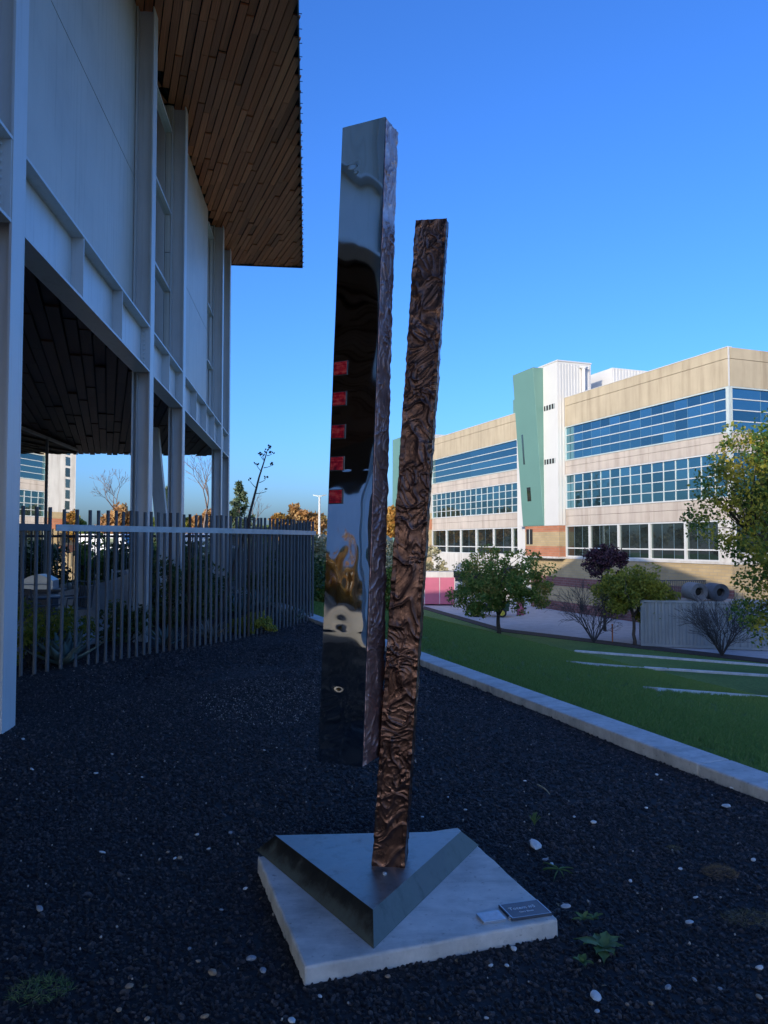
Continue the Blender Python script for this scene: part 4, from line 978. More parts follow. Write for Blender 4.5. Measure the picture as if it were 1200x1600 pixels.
def plinth_mat(k=1.0, nm='weathered_steel_plate'):
    t = Mt(nm, .40, .85, .5); v = t.coord('Object')
    f = t.noise(v, 5, 7, .65); g = t.noise(t.coord('Object', (1, 1, .25)), 16, 6, .7)
    a = t.ramp(f, [(.3, mul((.23, .22, .21), k)), (.5, mul((.32, .31, .295), k)), (.7, mul((.40, .385, .36), k))])
    t.base(t.mix(t.ramp(g, [(.52, (0,0,0)), (.70, (.55,.55,.55))]), a, mul((.15, .155, .14), k)))
    t.l(t.ramp(f, [(.3, (.34,.34,.34)), (.7, (.55,.55,.55))]), t.p.inputs['Roughness']); t.bump(t.noise(v, 60, 5), .08, .003); return t.m
plinth_m = plinth_mat()
def patina_side():
    t = Mt('patinated_bronze_side', .45, .75, .5); v = t.coord('Object')
    tc = t.n('ShaderNodeTexCoord'); sx = t.n('ShaderNodeSeparateXYZ'); t.l(tc.outputs['Object'], sx.inputs[0])
    f = t.noise(v, 9, 8, .72); g = t.noise(t.coord('Object', (1, 1, .3)), 11, 7, .7)
    edge = t.n('ShaderNodeMath', operation='MULTIPLY_ADD'); t.l(sx.outputs[2], edge.inputs[0]); edge.inputs[1].default_value = -3.2; t.l(f, edge.inputs[2])
    a = t.ramp(g, [(.3, (.035, .028, .023)), (.55, (.055, .045, .036)), (.75, (.08, .068, .055))])
    grime = t.ramp(edge.outputs[0], [(.30, (0,0,0)), (.44, (.8,.8,.8))])
    t.base(t.mix(grime, a, (.085, .10, .08)))
    t.l(t.ramp(edge.outputs[0], [(.28, (.36,.36,.36)), (.44, (.85,.85,.85))]), t.p.inputs['Roughness'])
    t.l(t.ramp(edge.outputs[0], [(.28, (.8,.8,.8)), (.44, (.1,.1,.1))]), t.p.inputs['Metallic']); t.bump(f, .12, .004); return t.m
pat_m = patina_side()
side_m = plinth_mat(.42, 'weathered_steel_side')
V3 = lambda v, z: Vector((v.x, v.y, z)) - og
m = MB(); m.prism([V3(v, ZT - .006) for v in TT], [V3(v, ZT) for v in TT]); top_p = m.build('top_plate', plinth_m, scu)
for i in range(3):
    a, b, c, d = TB[i], TB[(i+1) % 3], TT[(i+1) % 3], TT[i]
    k = 0.985; cc = Vector((ctr.x, ctr.y))
    ins = lambda v: cc + (v - cc) * k
    m = MB(); m.hexa([V3(v, z) for v, z in ((a, ZS+.001), (b, ZS+.001), (ins(b), ZS+.001), (ins(a), ZS+.001))], [V3(v, z) for v, z in ((d, ZT-.0005), (c, ZT-.0005), (ins(c), ZT-.0065), (ins(d), ZT-.0065))])
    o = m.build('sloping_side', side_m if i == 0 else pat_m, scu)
m = MB()
bl_ = atz(601, 1366, ZT) - og
m.lathe([(.010, 0), (.010, .006), (.006, .009)], 6, tuple(bl_)); m.build('bolt', rail_metal, scu)

def copper_mat(name, a, b, c, rough=.34):
    t = Mt(name, rough, .92, .5); v = t.coord('Object')
    f = t.noise(v, 7, 7, .65); g = t.noise(v, 26, 6, .7); st = t.noise(t.coord('Object', (6, 6, .5)), 4, 6, .6)
    col = t.ramp(f, [(.3, a), (.5, b), (.72, c)])
    col = t.mix(t.ramp(g, [(.5, (0,0,0)), (.75, (.6,.6,.6))]), col, mul(a, .55))
    col = t.mix(t.ramp(st, [(.62, (0,0,0)), (.74, (.4,.4,.4))]), col, (.15, .19, .17))
    t.base(col); t.l(t.ramp(g, [(.3, (rough - .08,)*3), (.7, (rough + .2,)*3)]), t.p.inputs['Roughness'])
    t.bump(t.noise(v, 120, 4, .6), .1, .002); return t.m
cop_post = copper_mat('dark_bronze_skin', (.070, .038, .031), (.125, .066, .050), (.225, .122, .092), .28)
cop_col = copper_mat('mauve_copper_skin', (.46, .24, .20), (.66, .36, .30), (.80, .50, .43), .36)
def crumple(u, v, sd, fu=1.0, fv=1.0):
    """draped foil: long folded ridges over smooth hollows"""
    q = Vector((u * 8 * fu, v * 8 * fv, sd)); w = noise.noise_vector(q * .8 + Vector((3.1, 7.7, 1.3)))
    p = q + w * .85
    a = 1 - abs(noise.noise(p * 1.2)); b = 1 - abs(noise.noise(p * 2.2 + Vector((11, 5, 2)) + w)); c = 1 - abs(noise.noise(p * 4.2 + Vector((1, 9, 4))))
    big = noise.noise(q * .35); g = noise.noise(q * .45 + Vector((5, 5, 5))); gate = min(1, max(0, .5 + 1.3 * g))
    return 0.62 * a ** 8 + 0.50 * b ** 8 * gate + 0.10 * c ** 5 * (.35 + gate) + .24 * big + .10 * noise.noise(p * .7)
def rough_prism(base, e1, w, e2, d, up, nw, nd, nl, amp, sd, fu, fv, mat, name, parent, flat_front=False, flare=0.0):
    """a crumpled metal skin wrapped round a tilted post; base is its front left foot"""
    per = []
    for i in range(nw): per.append((i / nw, 0, -e2, w * i / nw, 0))
    for i in range(nd): per.append((1, i / nd, e1, w + d * i / nd, 1))
    for i in range(nw): per.append((1 - i / nw, 1, e2, w + d + w * i / nw, 2))
    for i in range(nd): per.append((0, 1 - i / nd, -e1, 2*w + d + d * i / nd, 3))
    n = len(per); V = []
    for j in range(nl + 1):
        t = j / nl; o_ = base + up * t; L = up.length * t
        for i, (a, b, nr, s_, side) in enumerate(per):
            cor = min(1.0, min(min(a, 1 - a) * w, 0.02) / 0.02 if side in (0, 2) else min(min(b, 1 - b) * d, .02) / .02)
            h = (crumple(s_, L, sd, fu, fv) - .35) * amp
            if flat_front and side == 0: h = -.004; cor = 1
            nn = nr
            pos = o_ + e1 * (a * w) + e2 * (b * d * (1 + flare * (1 - t) ** 2)) + nn * h * (.25 + .75 * cor)
            if cor < 1: pos += (e1 * (a - .5) + e2 * (b - .5)) * (noise.noise(Vector((L * 14, s_ * 3, sd))) * .010 + noise.noise(Vector((L * 40, s_ * 3, sd))) * .006)
            V.append(pos)
    idx = []
    for j in range(nl):
        for i in range(n): idx += [j*n+i, j*n+(i+1) % n, (j+1)*n+(i+1) % n, (j+1)*n+i]
    me = np_mesh(name, np.array([tuple(v) for v in V]), 4, np.array(idx), mat, True)
    o = link(name, me, parent)
    capm = MB(); top_ = V[-n:]; bot_ = V[:n]
    capm.add([tuple(v) for v in top_], [tuple(range(n))]); capm.add([tuple(v) for v in bot_], [tuple(reversed(range(n)))])
    capm.build('end_cap', mat, o)
    return o
# rough post
pa = R(-8.5); e1 = Vector((cos(pa), sin(pa), 0)); e2 = Vector((-sin(pa), cos(pa), 0))
pb = atz(581, 1353, ZT); WP, DPp = .150, .115
ptop = aty(649.5, 344, pb.y - .005)
post = rough_prism(pb - og, e1, WP, e2, DPp, Vector((ptop.x - pb.x, ptop.y - pb.y, ptop.z - pb.z)), 64, 36, 1100, .0088, 3.0, 1.08, 1.02, cop_post, 'rough_post', scu)
# mirror faced pillar
E1 = Vector((.911, -.412, 0)).normalized(); E2 = Vector((-E1.y, E1.x, 0))
YR = 3.335
br_ = aty(567, 1198, YR); tr_ = aty(603.5, 184, YR)
WC, DC = .222, .135
UP = tr_ - br_
fl = br_ - E1 * WC
pil = rough_prism(fl - og + E2 * .004, E1, WC, E2, DC, UP, 32, 52, 1100, .0088, 9.0, 1.5, 1.3, cop_col, 'mirror_pillar', scu, True, .58)
mirror_m = Mt('polished_steel', .035, 1.0, .5)
v_ = mirror_m.coord('Object'); mirror_m.base(mirror_m.ramp(mirror_m.noise(v_, 3, 5), [(.3, (.60, .61, .62)), (.7, (.68, .69, .69))])); mirror_m = mirror_m.m
nu, nv = 56, 560
DENT = [(.30, .936, .026, .0016), (.37, .924, .013, .0006), (.42, .118, .036, -.0026), (.42, .214, .055, -.0010)]   # u, v, radius, depth
def wave(u, v):
    L = v * UP.length; x = u * WC
    k = 1.0 if v > .5 else .75
    h = .0030 * noise.noise(Vector((x * 3.1, L * 1.9, 4.0))) + .0011 * k * noise.noise(Vector((x * 9, L * 5, 8.0)))
    if .2 < v < .45: h += .0005 * noise.noise(Vector((x * 16, L * 11, 1.0)))
    e = max(0, (u - .66) / .34); h += (-.0034 * min(1, max(.06, (v - .17) * 7)) if v < .40 else -.0034 * max(.04, 1 - (v - .40) * 9)) * e * e * (1 + .7 * noise.noise(Vector((0, L * 3.2, 2))))
    for du, dv, r_, dp in DENT:
        dd = ((x - du * WC) ** 2 + ((L - dv * UP.length) * 1.35) ** 2) / (r_ * r_)
        if dd < 6: h += dp * math.exp(-dd * 1.6)
    return h
nf = -E2
V = []
for j in range(nv + 1):
    for i in range(nu + 1):
        u, v = i / nu, j / nv
        V.append(tuple(fl - og + E1 * (u * WC) + UP * v + nf * (.010 + wave(u, v))))
idx = []
for j in range(nv):
    for i in range(nu): a = j*(nu+1)+i; idx += [a, a+1, a+nu+2, a+nu+1]
me = np_mesh('mirror_face', np.array(V), 4, np.array(idx), mirror_m, True)
mf = link('mirror_face', me, pil)
m = MB(); b0_ = fl - og
rim = [b0_ + nf * .001, b0_ + E1 * WC + nf * .001, b0_ + E1 * WC + nf * .0065, b0_ + nf * .0065]
m.hexa([v for v in rim], [v + UP for v in rim]); m.build('backing_plate', dark_metal, pil)
# five red glass insets along the left edge
def red_glass():
    t = Mt('red_glass', .12, .0, .7); v = t.coord('Object', (1.5, 1.5, 26)); f = t.noise(v, 3.2, 5, .7); g = t.noise(t.coord('Object'), 30, 4, .6)
    mx = t.n('ShaderNodeMath', operation='MULTIPLY'); t.l(f, mx.inputs[0]); t.l(g, mx.inputs[1])
    t.base(t.ramp(mx.outputs[0], [(.14, (.16, .002, .008)), (.24, (.72, .008, .02)), (.34, (.92, .10, .07))])); t.bump(f, .35, .004); return t.m
rg = red_glass()
for px, py in ((532, 576), (529.5, 625), (527, 674.5), (525, 725), (523, 776.5)):
    best = min((j for j in range(nv + 1)), key=lambda j: abs((lambda p: p.z)(fl + UP * (j / nv)) - aty(px, py, YR + .08).z))
    vv = best / nv; c = fl - og + UP * vv
    u0, u1 = .035, .33; hh = .030
    ul = UP.normalized()
    m = MB(); a_ = [c + E1 * (WC * u0) - ul * hh, c + E1 * (WC * u1) - ul * hh, c + E1 * (WC * u1) + ul * hh, c + E1 * (WC * u0) + ul * hh]
    m.hexa([v + nf * .004 for v in a_], [v + nf * .0175 for v in a_]); m.build('glass_inset', rg, pil, bevel=.0015)
    m = MB(); g_ = .0035
    q = [c + E1 * (WC * u0 - g_) - ul * (hh + g_), c + E1 * (WC * u1 + g_) - ul * (hh + g_), c + E1 * (WC * u1 + g_) + ul * (hh + g_), c + E1 * (WC * u0 - g_) + ul * (hh + g_)]
    m.hexa([v + nf * .004 for v in q], [v + nf * .0145 for v in q]); m.build('inset_frame', dark_metal, pil)

# plaques on the pad
PC = [atz(800, 1440, ZS), atz(862, 1431, ZS), atz(838, 1412, ZS), atz(778, 1418, ZS)]
def plaque(P, th, name, label, mat, edge):
    c = sum(P, Vector()) / 4; t = empty(name, (c.x, c.y, ZS), 0, label, 'plaque')
    Q = [Vector((p.x - c.x, p.y - c.y, 0)) for p in P]
    m = MB(); m.hexa([q + Vector((0,0,.0005)) for q in Q], [q + Vector((0,0,th)) for q in Q]); m.build('plate', mat, t, bevel=.0015)
    return t, Q, c
pq_m = mk('dark_engraved_plate', (.105, .11, .125), .42, .5, .15, 20); pq_e = mk('bright_plate_edge', (.55, .56, .58), .35, .7, .1, 20)
def para(px0, px1, f=None):                       # rectangle on the pad from its front edge
    a, b = atz(*px0, ZS), atz(*px1, ZS); return a, b
a, b = atz(800, 1440, ZS), atz(863, 1431, ZS); d = (b - a); dn = Vector((-d.y, d.x, 0)).normalized() * .118
sk = (SL[2] - SL[1]).normalized() * .125
PC = [a, b, b + sk, a + sk]
pq, Q, c = plaque(PC, .012, 'name_plaque', 'dark engraved title plaque with pale lettering on the right corner of the concrete pad', pq_m, pq_e)
m = MB(); z0, z1 = .0122, .0132
def inset(Q, k): return [q * k for q in Q]
o1, i1 = inset(Q, .97), inset(Q, .93)
for k in range(4):
    if k in (0, 3) or True:
        j = (k + 1) % 4; m.add([o1[k] + Vector((0,0,z1)), o1[j] + Vector((0,0,z1)), i1[j] + Vector((0,0,z1)), i1[k] + Vector((0,0,z1))], [(0,1,2,3)])
o = m.build('border', pq_e, pq)
ux = (Q[1] - Q[0]).normalized(); uy = (Q[3] - Q[0]).normalized(); rz_ = math.atan2(ux.y, ux.x)
letter_m = mk('pale_lettering', (.75, .76, .78), .5, 0, .02)
dg = None
def lettering(txt, size, along, up, parent):
    cu = bpy.data.curves.new('lettering', 'FONT'); cu.body = txt; cu.size = size; cu.align_x = 'CENTER'; cu.align_y = 'CENTER'; cu.extrude = .0004
    tmp = bpy.data.objects.new('lettering_source', cu); COL.objects.link(tmp)
    me = bpy.data.meshes.new_from_object(tmp.evaluated_get(bpy.context.evaluated_depsgraph_get()))
    bpy.data.objects.remove(tmp); me.name = 'lettering'; me.materials.clear(); me.materials.append(letter_m)
    p_ = ux * along + uy * up; return link('lettering', me, parent, (p_.x, p_.y, .0128), (0, 0, rz_))
lettering('Totem #5', .030, -.008, .012, pq); lettering('Gary Bates', .015, -.004, -.020, pq)
a, b = atz(756, 1445, ZS), atz(791, 1439.5, ZS); sk2 = sk.normalized() * .075
pq2, Q2, c2 = plaque([a, b, b + sk2, a + sk2], .012, 'small_plaque', 'small square metal plate with a plain pale face left of the title plaque', pq_e, pq_e)
m = MB(); m.poly([q * .84 + Vector((0, 0, .0126)) for q in Q2]); m.build('face', mk('pale_plate_face', (.62, .64, .66), .5, .1, .15, 60), pq2)
m = MB(); m.lathe([(.012, 0), (.012, .006), (.005, .012)], 8, (Q2[1].x * 1.35, Q2[1].y * 1.1 + .02, 0)); m.build('screw', pq_e, pq2)

# ------------------------------------------------------------------ gravel, pebbles, weeds, grass
def rock_mesh(sd, mat, rough=.35):
    import bmesh
    bm = bmesh.new(); bmesh.ops.create_icosphere(bm, subdivisions=2, radius=1)
    sq = Vector((1, .6 + .4 * ((sd * 37) % 10) / 10, .55 + .35 * ((sd * 53) % 10) / 10))
    for v in bm.verts:
        n_ = noise.noise(v.co * 1.3 + Vector((sd * 3.7, 0, 0))) + .5 * noise.noise(v.co * 2.9 + Vector((0, sd * 2.1, 0)))
        v.co = Vector((v.co.x * sq.x, v.co.y * sq.y, v.co.z * sq.z)) * (1 + rough * n_)
    me = bpy.data.meshes.new('pebble'); bm.to_mesh(me); bm.free(); me.materials.append(mat); return me
def scatter(name, base_poly, sources, density, smin, smax, seed, mat=None, tilt=True, upright=False):
    """loose pieces strewn over a patch of ground: geometry nodes on a mesh of its own"""
    src = bpy.data.collections.new(name + '_pieces')
    for me in sources:
        o_ = bpy.data.objects.new('piece', me); src.objects.link(o_)
    o = MB().add(*base_poly).build(name, mat); o['kind'] = 'stuff'
    ng = bpy.data.node_groups.new(name, 'GeometryNodeTree')
    ng.interface.new_socket('Geometry', in_out='INPUT', socket_type='NodeSocketGeometry'); ng.interface.new_socket('Geometry', in_out='OUTPUT', socket_type='NodeSocketGeometry')
    N = ng.nodes; Lk = ng.links
    gi, go = N.new('NodeGroupInput'), N.new('NodeGroupOutput')
    dp = N.new('GeometryNodeDistributePointsOnFaces'); dp.inputs['Density'].default_value = density; dp.inputs['Seed'].default_value = seed
    ci = N.new('GeometryNodeCollectionInfo'); ci.inputs['Collection'].default_value = src; ci.inputs['Separate Children'].default_value = True; ci.inputs['Reset Children'].default_value = True
    ip = N.new('GeometryNodeInstanceOnPoints'); ip.inputs['Pick Instance'].default_value = True
    rv = N.new('FunctionNodeRandomValue'); rv.data_type = 'FLOAT_VECTOR'
    rv.inputs[0].default_value = (-.25, -.25, 0) if upright else (0, 0, 0); rv.inputs[1].default_value = (.25, .25, 6.28) if upright else (6.28, 6.28, 6.28)
    rs = N.new('FunctionNodeRandomValue'); rs.data_type = 'FLOAT'; rs.inputs[2].default_value = smin; rs.inputs[3].default_value = smax
    Lk.new(gi.outputs[0], dp.inputs['Mesh']); Lk.new(dp.outputs['Points'], ip.inputs['Points']); Lk.new(ci.outputs[0], ip.inputs['Instance'])
    Lk.new(rv.outputs[0], ip.inputs['Rotation']); Lk.new(rs.outputs[1], ip.inputs['Scale']); Lk.new(ip.outputs[0], go.inputs[0])
    md = o.modifiers.new('scatter', 'NODES'); md.node_group = ng
    return o
rocks = [rock_mesh(k, lava, .45) for k in range(6)]
def cell_poly(qa, qb, ra, rb, zf=lambda q, r: 0.0, step=1.0, keep=None):
    V = []; Fc = []; q = qa
    while q < qb - 1e-6:
        r = ra; q2 = min(qb, q + step)
        while r < rb - 1e-6:
            r2 = min(rb, r + step); c = QR((q+q2)/2, (r+r2)/2)
            if keep is None or keep(c):
                b_ = len(V); V += [QR(q, r, zf(q, r)), QR(q2, r, zf(q2, r)), QR(q2, r2, zf(q2, r2)), QR(q, r2, zf(q, r2))]; Fc.append((b_, b_+1, b_+2, b_+3))
            r = r2
        q = q2
    return V, Fc
def in_view(c, mx=.70): return c.y > 1.7 and abs(c.x) < mx * c.y + 1.6
gzf = lambda q, r: 0.026 * noise.noise(Vector((q * 0.9, r * 0.9, 2))) - 0.014
scatter('gravel', cell_poly(-6, 3.94, -2, 9, gzf, .5, lambda c: in_view(c) and c.y < 4.6), rocks, 3600, .0055, .0125, 1)
scatter('gravel', cell_poly(-6, 3.94, -2, 9, gzf, .5, lambda c: in_view(c) and c.y < 6), rocks, 70, .013, .020, 7)
scatter('gravel', cell_poly(-9, 3.94, -2, 12, gzf, .5, lambda c: in_view(c) and 4.2 <= c.y < 9.0), rocks, 1700, .0085, .0165, 2)
scatter('gravel', cell_poly(-12, 3.94, 2, 22, gzf, 1.0, lambda c: in_view(c, .5) and 8.0 <= c.y < 19), rocks, 650, .012, .024, 3)
scatter('gravel', cell_poly(-9, 1, -9, 3, gzf, 1.0, lambda c: c.y < 2 and c.x < -.6), rocks, 380, .013, .026, 9)
chip_m = mk('pale_stone_chip', (.40, .36, .31), .7, 0, .35, .5); chips = [rock_mesh(k + 20, chip_m, .3) for k in range(4)]
scatter('stone_chips', cell_poly(-9, 3.9, -2, 14, lambda q, r: gzf(q, r) + .012, .5, lambda c: in_view(c) and c.y < 12), chips, 15, .0028, .0075, 5)
dc = atz(430, 1090, 0)
scatter('stone_chips', cell_poly(-9, 3.9, -2, 14, lambda q, r: gzf(q, r) + .014, .3, lambda c: ((c.x - dc.x) / .75) ** 2 + ((c.y - dc.y) / 1.1) ** 2 < 1), chips, 240, .003, .0075, 6)
litter_m = leaf_mat('fallen_leaf', [(0, (.10, .07, .035)), (.6, (.20, .13, .06)), (1, (.30, .22, .10))], .1)
lit = [MB().add([(-1, -.3, 0), (0, -.45, .15), (1, 0, .05), (0, .45, .2), (-1, .3, .05)], [(0, 1, 3, 4), (1, 2, 3)]).mesh('leaf', litter_m)]
scatter('leaf_litter', cell_poly(-6, 3.9, -2, 12, lambda q, r: gzf(q, r) + .016, .5, lambda c: in_view(c) and c.y < 9), lit, 7, .006, .013, 8, upright=True)
# single pale stones one can point at
peb = {'white': mk('white_stone', (.62, .61, .58), .7, 0, .1, 8, .2, 20), 'grey': mk('grey_stone', (.26, .28, .30), .7, 0, .2, 8, .2, 20), 'tan': mk('tan_stone', (.36, .25, .16), .7, 0, .2, 8, .2, 20)}
pm = {(k, s): rock_mesh(40 + i * 3 + s, m_, .22) for i, (k, m_) in enumerate(peb.items()) for s in range(3)}
def stone(px, py, w, col, label, group=None, fl=.6):
    c = atz(px, py, .012); r_ = w / F * c.y / 2
    o = link('pebble', pm[(col, rnd.randrange(3))], None, (c.x, c.y, .008 + r_ * .3), (rnd.uniform(-.3, .3), rnd.uniform(-.3, .3), rnd.uniform(0, 6)), (r_, r_, r_ * fl))
    tag(o, label, 'stone', group)
stone(837, 1322, 24, 'white', 'flat whitish stone behind the right corner of the concrete pad', fl=.35)
stone(332, 1520, 17, 'tan', 'round tan stone in the gravel left of the pad front corner'); stone(931, 1557, 20, 'white', 'smooth pale oval stone right of the pad near the picture bottom')
stone(803, 1482, 11, 'white', 'small white square stone just in front of the title plaque side'); stone(884, 1417, 18, 'white', 'long white chip beside the right corner of the pad', fl=.3)
stone(933, 1580, 13, 'white', 'white stone below the smooth pale oval stone'); stone(1135, 1260, 14, 'white', 'white chip alone in the gravel near the kerb', fl=.4)
stone(392, 1498, 16, 'grey', 'long grey stone left of the pad front corner'); stone(411, 1516, 13, 'grey', 'blocky grey stone close to the pad front corner')
stone(160, 1332, 11, 'white', 'pale stone in the gravel left of the pad, level with its back edge'); stone(927, 1285, 11, 'white', 'cream stone in the gravel behind the pad towards the kerb')
stone(62, 1420, 13, 'grey', 'blue grey stone at the far left of the gravel'); stone(1077, 1441, 14, 'white', 'white chip below the dry brown weed clump', fl=.4); stone(1187, 1512, 12, 'white', 'white stone at the lower right of the gravel')
stone(202, 1541, 15, 'tan', 'tan stone near the feathery weed'); stone(320, 1588, 13, 'tan', 'tan stone at the picture bottom left of the pad'); stone(456, 1594, 14, 'white', 'white stone at the picture bottom below the pad front corner')
stone(500, 1556, 9, 'white', 'small white stone just below the pad front corner'); stone(606, 1525, 9, 'tan', 'orange tan stone at the front foot of the pad'); stone(1044, 1543, 14, 'grey', 'grey stone right of the broad leaved weed')
for px, py, w, cl in ((273, 1341, 8, 'white'), (281, 1340, 8, 'tan'), (308, 1304, 8, 'white'), (326, 1326, 7, 'white'), (262, 1331, 6, 'tan'), (383, 1388, 8, 'white'), (296, 1482, 9, 'grey'), (310, 1501, 8, 'tan'), (346, 1421, 7, 'grey'), (230, 1591, 9, 'tan'), (186, 1577, 9, 'tan'), (852, 1343, 10, 'grey'), (862, 1350, 8, 'white'), (1063, 1357, 7, 'white'), (1087, 1402, 9, 'white'), (985, 1376, 7, 'white'), (897, 1276, 7, 'white'), (1177, 1343, 8, 'white'), (1010, 1262, 6, 'white'), (792, 1508, 9, 'white'), (767, 1508, 8, 'white'), (980, 1569, 9, 'tan'), (1017, 1567, 9, 'tan'), (760, 1590, 9, 'white'), (1186, 1557, 11, 'tan'), (1085, 1530, 9, 'grey'), (1125, 1544, 9, 'grey'), (820, 1220, 6, 'white'), (1026, 1210, 6, 'white'), (1033, 1218, 5, 'white'), (1143, 1231, 7, 'white'), (700, 1245, 5, 'white'), (727, 1265, 6, 'white'), (660, 1276, 6, 'white'), (50, 1202, 8, 'white'), (36, 1155, 8, 'white'), (150, 1208, 7, 'white'), (175, 1178, 5, 'white'), (413, 1172, 5, 'white'), (202, 1209, 5, 'white'), (222, 1214, 5, 'white'), (360, 1301, 8, 'grey')):
    stone(px, py, w, cl, 'small pale stone lying loose in the black gravel', 'small pale stones in the black gravel')
# twig, weeds, dry clumps
tw_a, tw_b = atz(840, 1226, .02), atz(859, 1241, .02)
t = empty('twig', tw_a, 0, 'thin straw coloured twig lying on the gravel behind the pad', 'twig')
m = MB(); m.tube(curve((0, 0, 0), tw_b - tw_a, .01, 4, .004), [.005, .005, .004, .004, .003], 6); m.build('stick', mk('straw', (.42, .33, .18), .8), t)
def weed(label, px, py, n, L, w, el0=.25, el1=.9, mat=lf_weed):
    p_ = atz(px, py, .005); t = empty('weed', p_, rnd.uniform(0, 6), label, 'weed')
    for k in range(n):
        a = k * 2.4; el = rnd.uniform(el0, el1); LL = L * rnd.uniform(.7, 1.1); vs_ = []
        for i in range(6):
            s_ = i / 5; ww_ = w * sin(pi * min(1, .12 + s_ * .88)) * (1 + .3 * ((i % 2) * 2 - 1) * (w > .012)); x = LL * s_ * cos(el); z = LL * s_ * sin(el) - LL * .35 * s_ * s_
            vs_ += [(x, -ww_, z + .006), (x, 0, z), (x, ww_, z + .006)]
        m_ = MB(); m_.add(vs_, [(3*i+j, 3*i+j+1, 3*i+j+4, 3*i+j+3) for i in range(5) for j in range(2)]); m_.build('leaf', mat, t, True, rot=(0, 0, a))
weed('broad leaved green weed in the gravel right of the pad', 943, 1482, 11, .12, .020)
weed('small green weed in front of the broad leaved weed', 910, 1506, 6, .06, .012, .5, 1.1); weed('small green weed behind the broad leaved weed', 911, 1438, 7, .06, .010); weed('tiny weed above the broad leaved weed', 930, 1436, 5, .045, .008)
weed('upright tuft of green weed behind the right corner of the pad', 835, 1290, 16, .10, .004, 1.1, 1.5); weed('sparse low weed near the flat whitish stone', 873, 1360, 9, .09, .004, .1, .5)
def clump(label, px, py, rx, ry, n, L, mat, name='dry_weed', hgt=.03):
    p_ = atz(px, py, .005); t = empty(name, p_, 0, label, 'weed'); V = []; Ix = []
    for k in range(n):
        a = NP.uniform(0, 2*pi); q = sqrt(NP.uniform(0, 1)); x, y = cos(a)*q*rx, sin(a)*q*ry; z = hgt * (1 - q*q)
        d = Vector((NP.normal(), NP.normal(), abs(NP.normal()) * .6)).normalized() * L * NP.uniform(.5, 1.1); s_ = d.cross(Vector((NP.normal(), NP.normal(), NP.normal()))).normalized() * L * .032
        b_ = len(V); o_ = Vector((x, y, z)); V += [tuple(o_ - s_), tuple(o_ + s_), tuple(o_ + d)]; Ix += [b_, b_+1, b_+2]
    link('blades', np_mesh('blades', np.array(V), 3, np.array(Ix), mat), t)
dry_m = leaf_mat('dry_weed_blade', [(0, (.13, .085, .045)), (.6, (.22, .15, .08)), (1, (.30, .22, .13))], .15); moss_m = leaf_mat('sage_weed_blade', [(0, (.12, .11, .05)), (.6, (.19, .17, .08)), (1, (.26, .23, .13))], .15)
clump('dense dry brown weed clump in the gravel right of the pad', 1125, 1365, .085, .065, 900, .028, dry_m); clump('sparse sage coloured weed patch near the lower right', 1172, 1436, .12, .08, 420, .03, moss_m, hgt=.012); clump('small faded weed patch behind the dry brown clump', 1053, 1326, .04, .03, 160, .02, moss_m, hgt=.01)
clump('feathery green weed in the gravel at the lower left', 65, 1548, .11, .085, 420, .04, lf_weed, 'weed', .02)
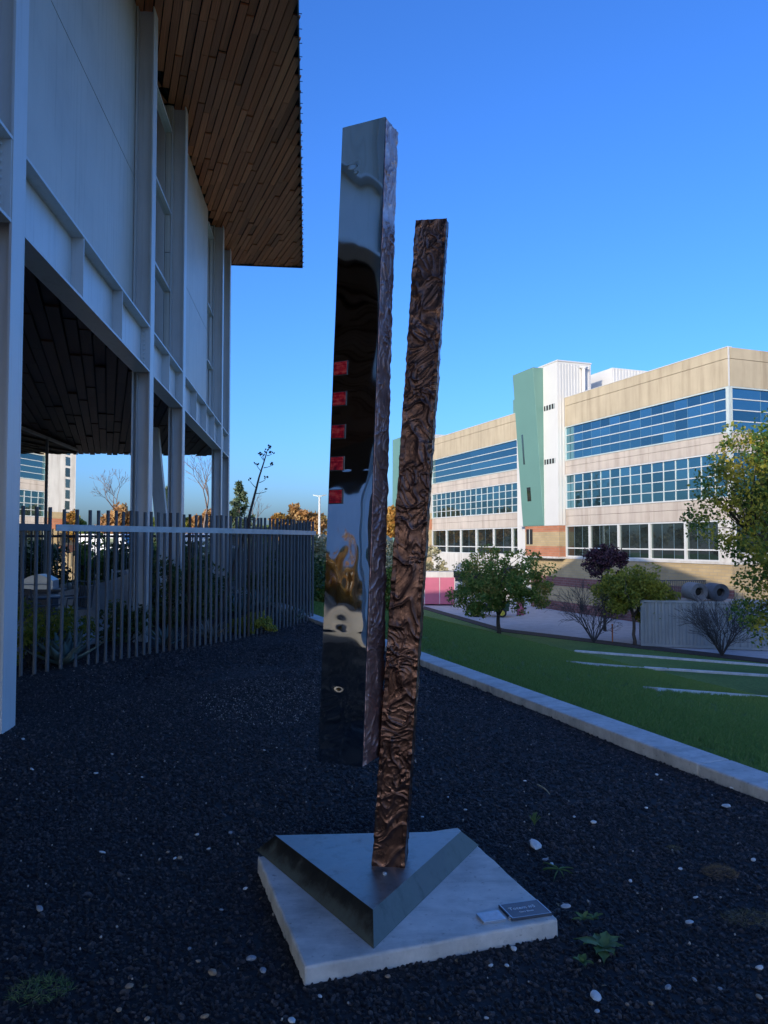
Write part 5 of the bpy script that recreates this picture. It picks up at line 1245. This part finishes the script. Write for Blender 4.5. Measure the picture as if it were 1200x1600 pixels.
# grass on the near lawn
def tuft(sd):
    rg_ = random.Random(sd); V = []; Ix = []
    for k in range(14):
        a = rg_.uniform(0, 2*pi); q = rg_.uniform(0, .5); o_ = Vector((cos(a)*q, sin(a)*q, 0)); ln = Vector((rg_.uniform(-.5,.5), rg_.uniform(-.5,.5), rg_.uniform(.6, 1.1))); s_ = Vector((-sin(a), cos(a), 0)) * .045
        b_ = len(V); V += [o_ - s_, o_ + s_, o_ + ln * .6 + s_ * .7, o_ + ln + Vector((0, 0, -.1))]; Ix.append((b_, b_+1, b_+2, b_+3))
    return MB().add(V, Ix).mesh('tuft', blade_m)
tufts = [tuft(k) for k in range(4)]
scatter('grass', cell_poly(4.3, 9.5, -1, 14, lz, .6, lambda c: in_view(c) and c.y < 11), tufts, 420, .04, .075, 11, upright=True)
scatter('grass', cell_poly(4.3, 22, 3, 40, lz, 1.0, lambda c: in_view(c) and 11 <= c.y < 32), tufts, 90, .05, .085, 12, upright=True)
scatter('grass', cell_poly(4.3, 22.4, 18, 62, lz, 1.0, lambda c: in_view(c) and 31 <= c.y < 64), tufts, 30, .07, .11, 13, upright=True)
# plain grey building out of view, added so the mirror reflects grey, not bright sky
nb_ = empty('added_grey_building', (-43, -35, 0), math.atan2(.75, -.66) + pi / 2, 'low grey building added past the near building for the mirror face to reflect', 'building')
nw = mk('grey_render_wall', (.72, .72, .71), .7, 0, .08, .4)
b = MB(); b.box(-4.5, 4.5, -24, 24, -.1, 8.2); b.build('wall', nw, nb_)
b = MB(); b.box(-4.8, 4.8, -24.3, 24.3, 8.202, 8.55); b.build('roof', dark_metal, nb_)
for sx in (-1, 1):
    for k in range(5): b = MB(); b.box(sx * 4.5 - .03, sx * 4.5 + .03, -20 + k * 9, -18.4 + k * 9, 1.0, 2.6); b.build('window', glass_green, nb_)
# low autumn shrubs and trees past the near building, which the mirror face shows
for k, (x_, y_) in enumerate(((-24, -14), (-27, -19), (-25, -24), (-31, -22), (-30, -29), (-36, -26), (-34, -17), (-40, -33), (-22, -19), (-37, -38))):
    shrub('low autumn shrub past the near building, shown only in the mirror face', (x_, y_, -.05), 1.8, 1.6 + .9 * (k % 3 == 0), (lf_gold, lf_orange, lf_olive, lf_pale)[k % 4], 40, 40, .16, .4, name='garden_shrub', group='autumn shrubs in the mirror')
for x_, y_, h_, mt_, lab in ((-62, -48, 4.6, lf_orange, 'orange tree far past the near building in the mirror face'), (-70, -60, 4.2, lf_dark, 'dark tree far past the near building in the mirror face')):
    tree('autumn_tree', lab, 'tree', (x_, y_, -.05), h_ * .3, (0, 0, h_ * .6), (h_ * .6, h_ * .6, h_ * .4), None, 60, 45, .3, mt_, trunk_r=.14, cl_r=h_ * .16)
